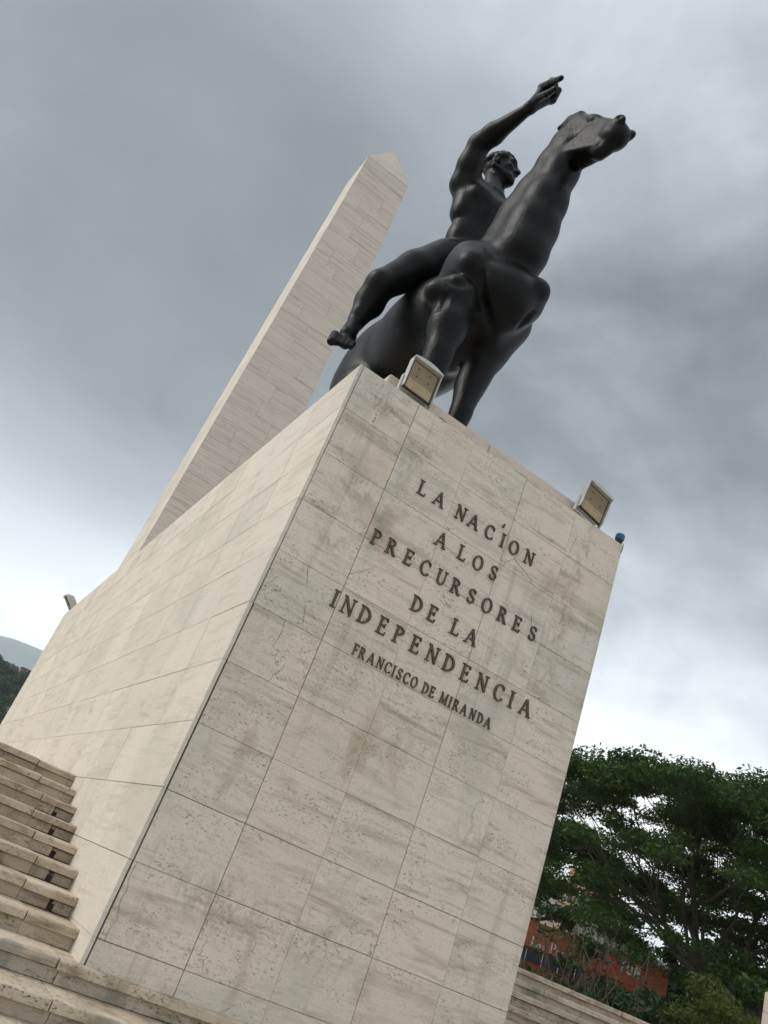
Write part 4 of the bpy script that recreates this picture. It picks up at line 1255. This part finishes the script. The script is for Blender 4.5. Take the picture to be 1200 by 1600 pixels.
p0 = at(54.2, 22)
pil = tag(empty('pillar', tuple(p0)), 'plain white stone pillar standing beside the yellow-green shrub', 'pillar')
pil.rotation_euler = (0, 0, -rad(53))
obj('shaft', bevel_box('shaft', (-.52, -.45, 0), (.52, .45, 3.75), .02), M['plinth'], pil)
obj('foot', bevel_box('foot', (-.62, -.55, -.02), (.62, .55, .30), .02), M['plinth'], pil)

M['greencloth'] = plain('green canvas', (.035, .14, .085), .8)
M['bluepaint'] = plain('blue paint', (.05, .10, .32), .6)
p1 = at(48.35, 46)
par = tag(empty('parasol', tuple(p1)), 'green parasol open beside the dense dark shrub', 'parasol')
mb = MB()
n = 8; top = [(0, 0, 4.35)]; rim = [(1.35 * math.cos(2 * math.pi * i / n), 1.35 * math.sin(2 * math.pi * i / n), 3.75) for i in range(n)]; rim2 = [(x * 1.0, y * 1.0, z - .16) for x, y, z in rim]
mb.add(top + rim + rim2, [(0, 1 + i, 1 + (i + 1) % n) for i in range(n)] + [(1 + i, 1 + n + i, 1 + n + (i + 1) % n, 1 + (i + 1) % n) for i in range(n)])
obj('canopy', mb.mesh('canopy'), M['greencloth'], par)
mb = MB(); mb.tube([(0, 0, 0), (0, 0, 4.3)], [.03, .03], 8); obj('pole', mb.mesh('pole'), M['white'], par)
p2 = at(48.9, 44)
st = tag(empty('kiosk', tuple(p2)), 'small white and blue kiosk beneath the green parasol', 'kiosk')
st.rotation_euler = (0, 0, -rad(48.9))
for nm, a, b, mt in (('body', (-1, -.5, 0), (1, .5, 2.3), 'white'), ('blue_band', (-1.02, -.56, 2.32), (1.02, .5, 2.75), 'bluepaint'), ('counter', (-1.0, -.75, 1.0), (1.0, -.51, 1.06), 'bluepaint'), ('roof', (-1.2, -.8, 2.77), (1.2, .7, 2.95), 'white')):
    mb = MB(); mb.box(a, b); obj(nm, mb.mesh(nm), M[mt], st)

for i, (az_, d_, h_, sd_, lb_) in enumerate(((46.4, 74, 8.8, 41, 'round dark tree behind the end of the orange shop'), (49.2, 70, 10.4, 42, 'round dark tree behind the trunk of the huge rain tree'), (52.2, 66, 11.2, 43, 'round dark tree beyond the white pillar'), (55.3, 68, 11.6, 44, 'round dark tree farthest past the white pillar'))):
    shrub(at(az_, d_), h_, 3.8, sd_, 'leaf_dark', lb_, 70, 330, .22, 'dark trees beyond the rain tree', 'round_tree')

# ------------------------------------------------------------------ wooded hill with houses, far mountain
hill_mat = plain('dry grass hill', (.16, .15, .07), .95, 0, .3, .03)
hc = at(-1.0, 560)
hv, hf = [], []
nx_, ny_ = 40, 24
r = np.random.default_rng(3)
def hill_z(x, y): return 66 * math.exp(-((x / 190) ** 2 + (y / 130) ** 2)) + 3 * math.sin(x * .03) * math.exp(-(y / 130) ** 2)
for j in range(ny_ + 1):
    for i in range(nx_ + 1):
        x = -420 + 840 * i / nx_; y = -280 + 560 * j / ny_
        hv.append((hc[0] + x, hc[1] + y, hill_z(x, y) - .8))
for j in range(ny_):
    for i in range(nx_):
        a = j * (nx_ + 1) + i; hf.append((a, a + 1, a + nx_ + 2, a + nx_ + 1))
tag(obj('hill', mesh_from('hill', hv, hf, True), hill_mat), kind='structure')
C_, R_ = [], []
for i in range(800):
    x = r.uniform(-40, 120); y = r.uniform(-210, -14); z = hill_z(x, y)
    C_.append((hc[0] + x, hc[1] + y, z + r.uniform(1, 5))); R_.append(r.uniform(3.5, 6.5))
wood = obj('hill_woodland', leaves_mesh('hill_woodland', C_, R_, [170] * len(C_), 1.0, .8, 3, .3), M['leaf_dark'])
tag(wood, 'dark wood covering the slope of the hill beyond the pedestal', 'woodland', kind='stuff')
def on_hill(az, dist):
    p = at(az, dist); return np.array([p[0], p[1], hill_z(p[0] - hc[0], p[1] - hc[1])])
M['brick'] = plain('brown brick', (.22, .135, .095), .85, 0, .12, .8)
M['slate'] = plain('dark slate roof', (.045, .05, .065), .7)
b0 = on_hill(4.15, 545)
hs = tag(empty('hill_house', (b0[0], b0[1], b0[2] - 1)), 'square brown house on the crest of the wooded hill', 'house')
mb = MB(); mb.box((-6, -5, 0), (6, 5, 8.5)); hw_ = obj('wall', mb.mesh('wall'), M['brick'], hs)
mb = MB(); mb.box((-6.8, -5.8, 3.4), (6.8, -5.02, 4.3)); obj('eave', mb.mesh('eave'), M['slate'], hs)
mb = MB(); mb.add([(-6.6, -5.6, 8.5), (6.6, -5.6, 8.5), (6.6, 5.6, 8.5), (-6.6, 5.6, 8.5), (-4, 0, 9.6), (4, 0, 9.6)], [(0, 1, 5, 4), (1, 2, 5), (2, 3, 4, 5), (3, 0, 4), (3, 2, 1, 0)]); obj('roof', mb.mesh('roof'), M['brick'], hs)
for i in range(3):
    mb = MB(); mb.box((-4.5 + i * 3.4, -5.06, 1.2), (-2.9 + i * 3.4, -4.99, 2.8)); obj('window', mb.mesh('window'), M['white'], hs)
b1 = on_hill(2.3, 540)
lg = tag(empty('hill_pavilion', (b1[0], b1[1], b1[2] - 1)), 'long dark-roofed pavilion along the crest of the wooded hill', 'building')
mb = MB(); mb.box((-14, -4, 0), (10, 4, 3.2)); obj('wall', mb.mesh('wall'), M['white'], lg)
mb = MB(); mb.add([(-15, -5, 3.2), (11, -5, 3.2), (11, 5, 3.2), (-15, 5, 3.2), (-14, 0, 6.4), (10, 0, 6.4)], [(0, 1, 5, 4), (1, 2, 5), (2, 3, 4, 5), (3, 0, 4), (3, 2, 1, 0)]); obj('roof', mb.mesh('roof'), M['slate'], lg)
for i in range(9):
    mb = MB(); mb.box((-13.6 + i * 2.6, -4.3, .0), (-12.3 + i * 2.6, -4.01, 3.1)); obj('opening', mb.mesh('opening'), M['slate'], lg)

mt_mat = plain('forested mountain', (.045, .075, .045), .95, 0, .3, .002)
mv, mf = [], []
n = 90; rows = 14
for j in range(rows + 1):
    for i in range(n + 1):
        az = -100 + 200 * i / n; t_ = j / rows
        dist = 6200 + 3300 * t_
        rid = 1330 + 130 * math.sin(az * .21 + .6) + 70 * math.sin(az * .63) + 35 * math.sin(az * 1.7)
        rid *= max(0.0, 1 - max(0, abs(az + 6) - 22) / 60)
        p = at(az, dist, 0); z = rid * (math.sin(t_ * math.pi / 2) ** 1.2) * (1 + .05 * math.sin(az * 2.9 + 5 * t_)) - 2
        mv.append((p[0], p[1], z))
for j in range(rows):
    for i in range(n):
        a = j * (n + 1) + i; mf.append((a, a + 1, a + n + 2, a + n + 1))
tag(obj('mountain', mesh_from('mountain', mv, mf, True), mt_mat), kind='structure')

# ------------------------------------------------------------------ the air
hz = MB(); hz.box((-10600, -10600, -3), (10600, 10600, 1640))
hm = bpy.data.materials.new('hazy air'); hm.use_nodes = True
ht = NT(hm.node_tree); ho = ht.node('ShaderNodeOutputMaterial'); hv_ = ht.node('ShaderNodeVolumePrincipled')
hv_.inputs['Color'].default_value = (.83, .92, 1.0, 1); hv_.inputs['Density'].default_value = 1.25e-4; hv_.inputs['Anisotropy'].default_value = .2
ht.link(hv_.outputs[0], ho.inputs['Volume'])
tag(obj('haze', hz.mesh('haze'), hm), 'thin bluish haze filling the air over the whole scene', 'haze', kind='stuff')
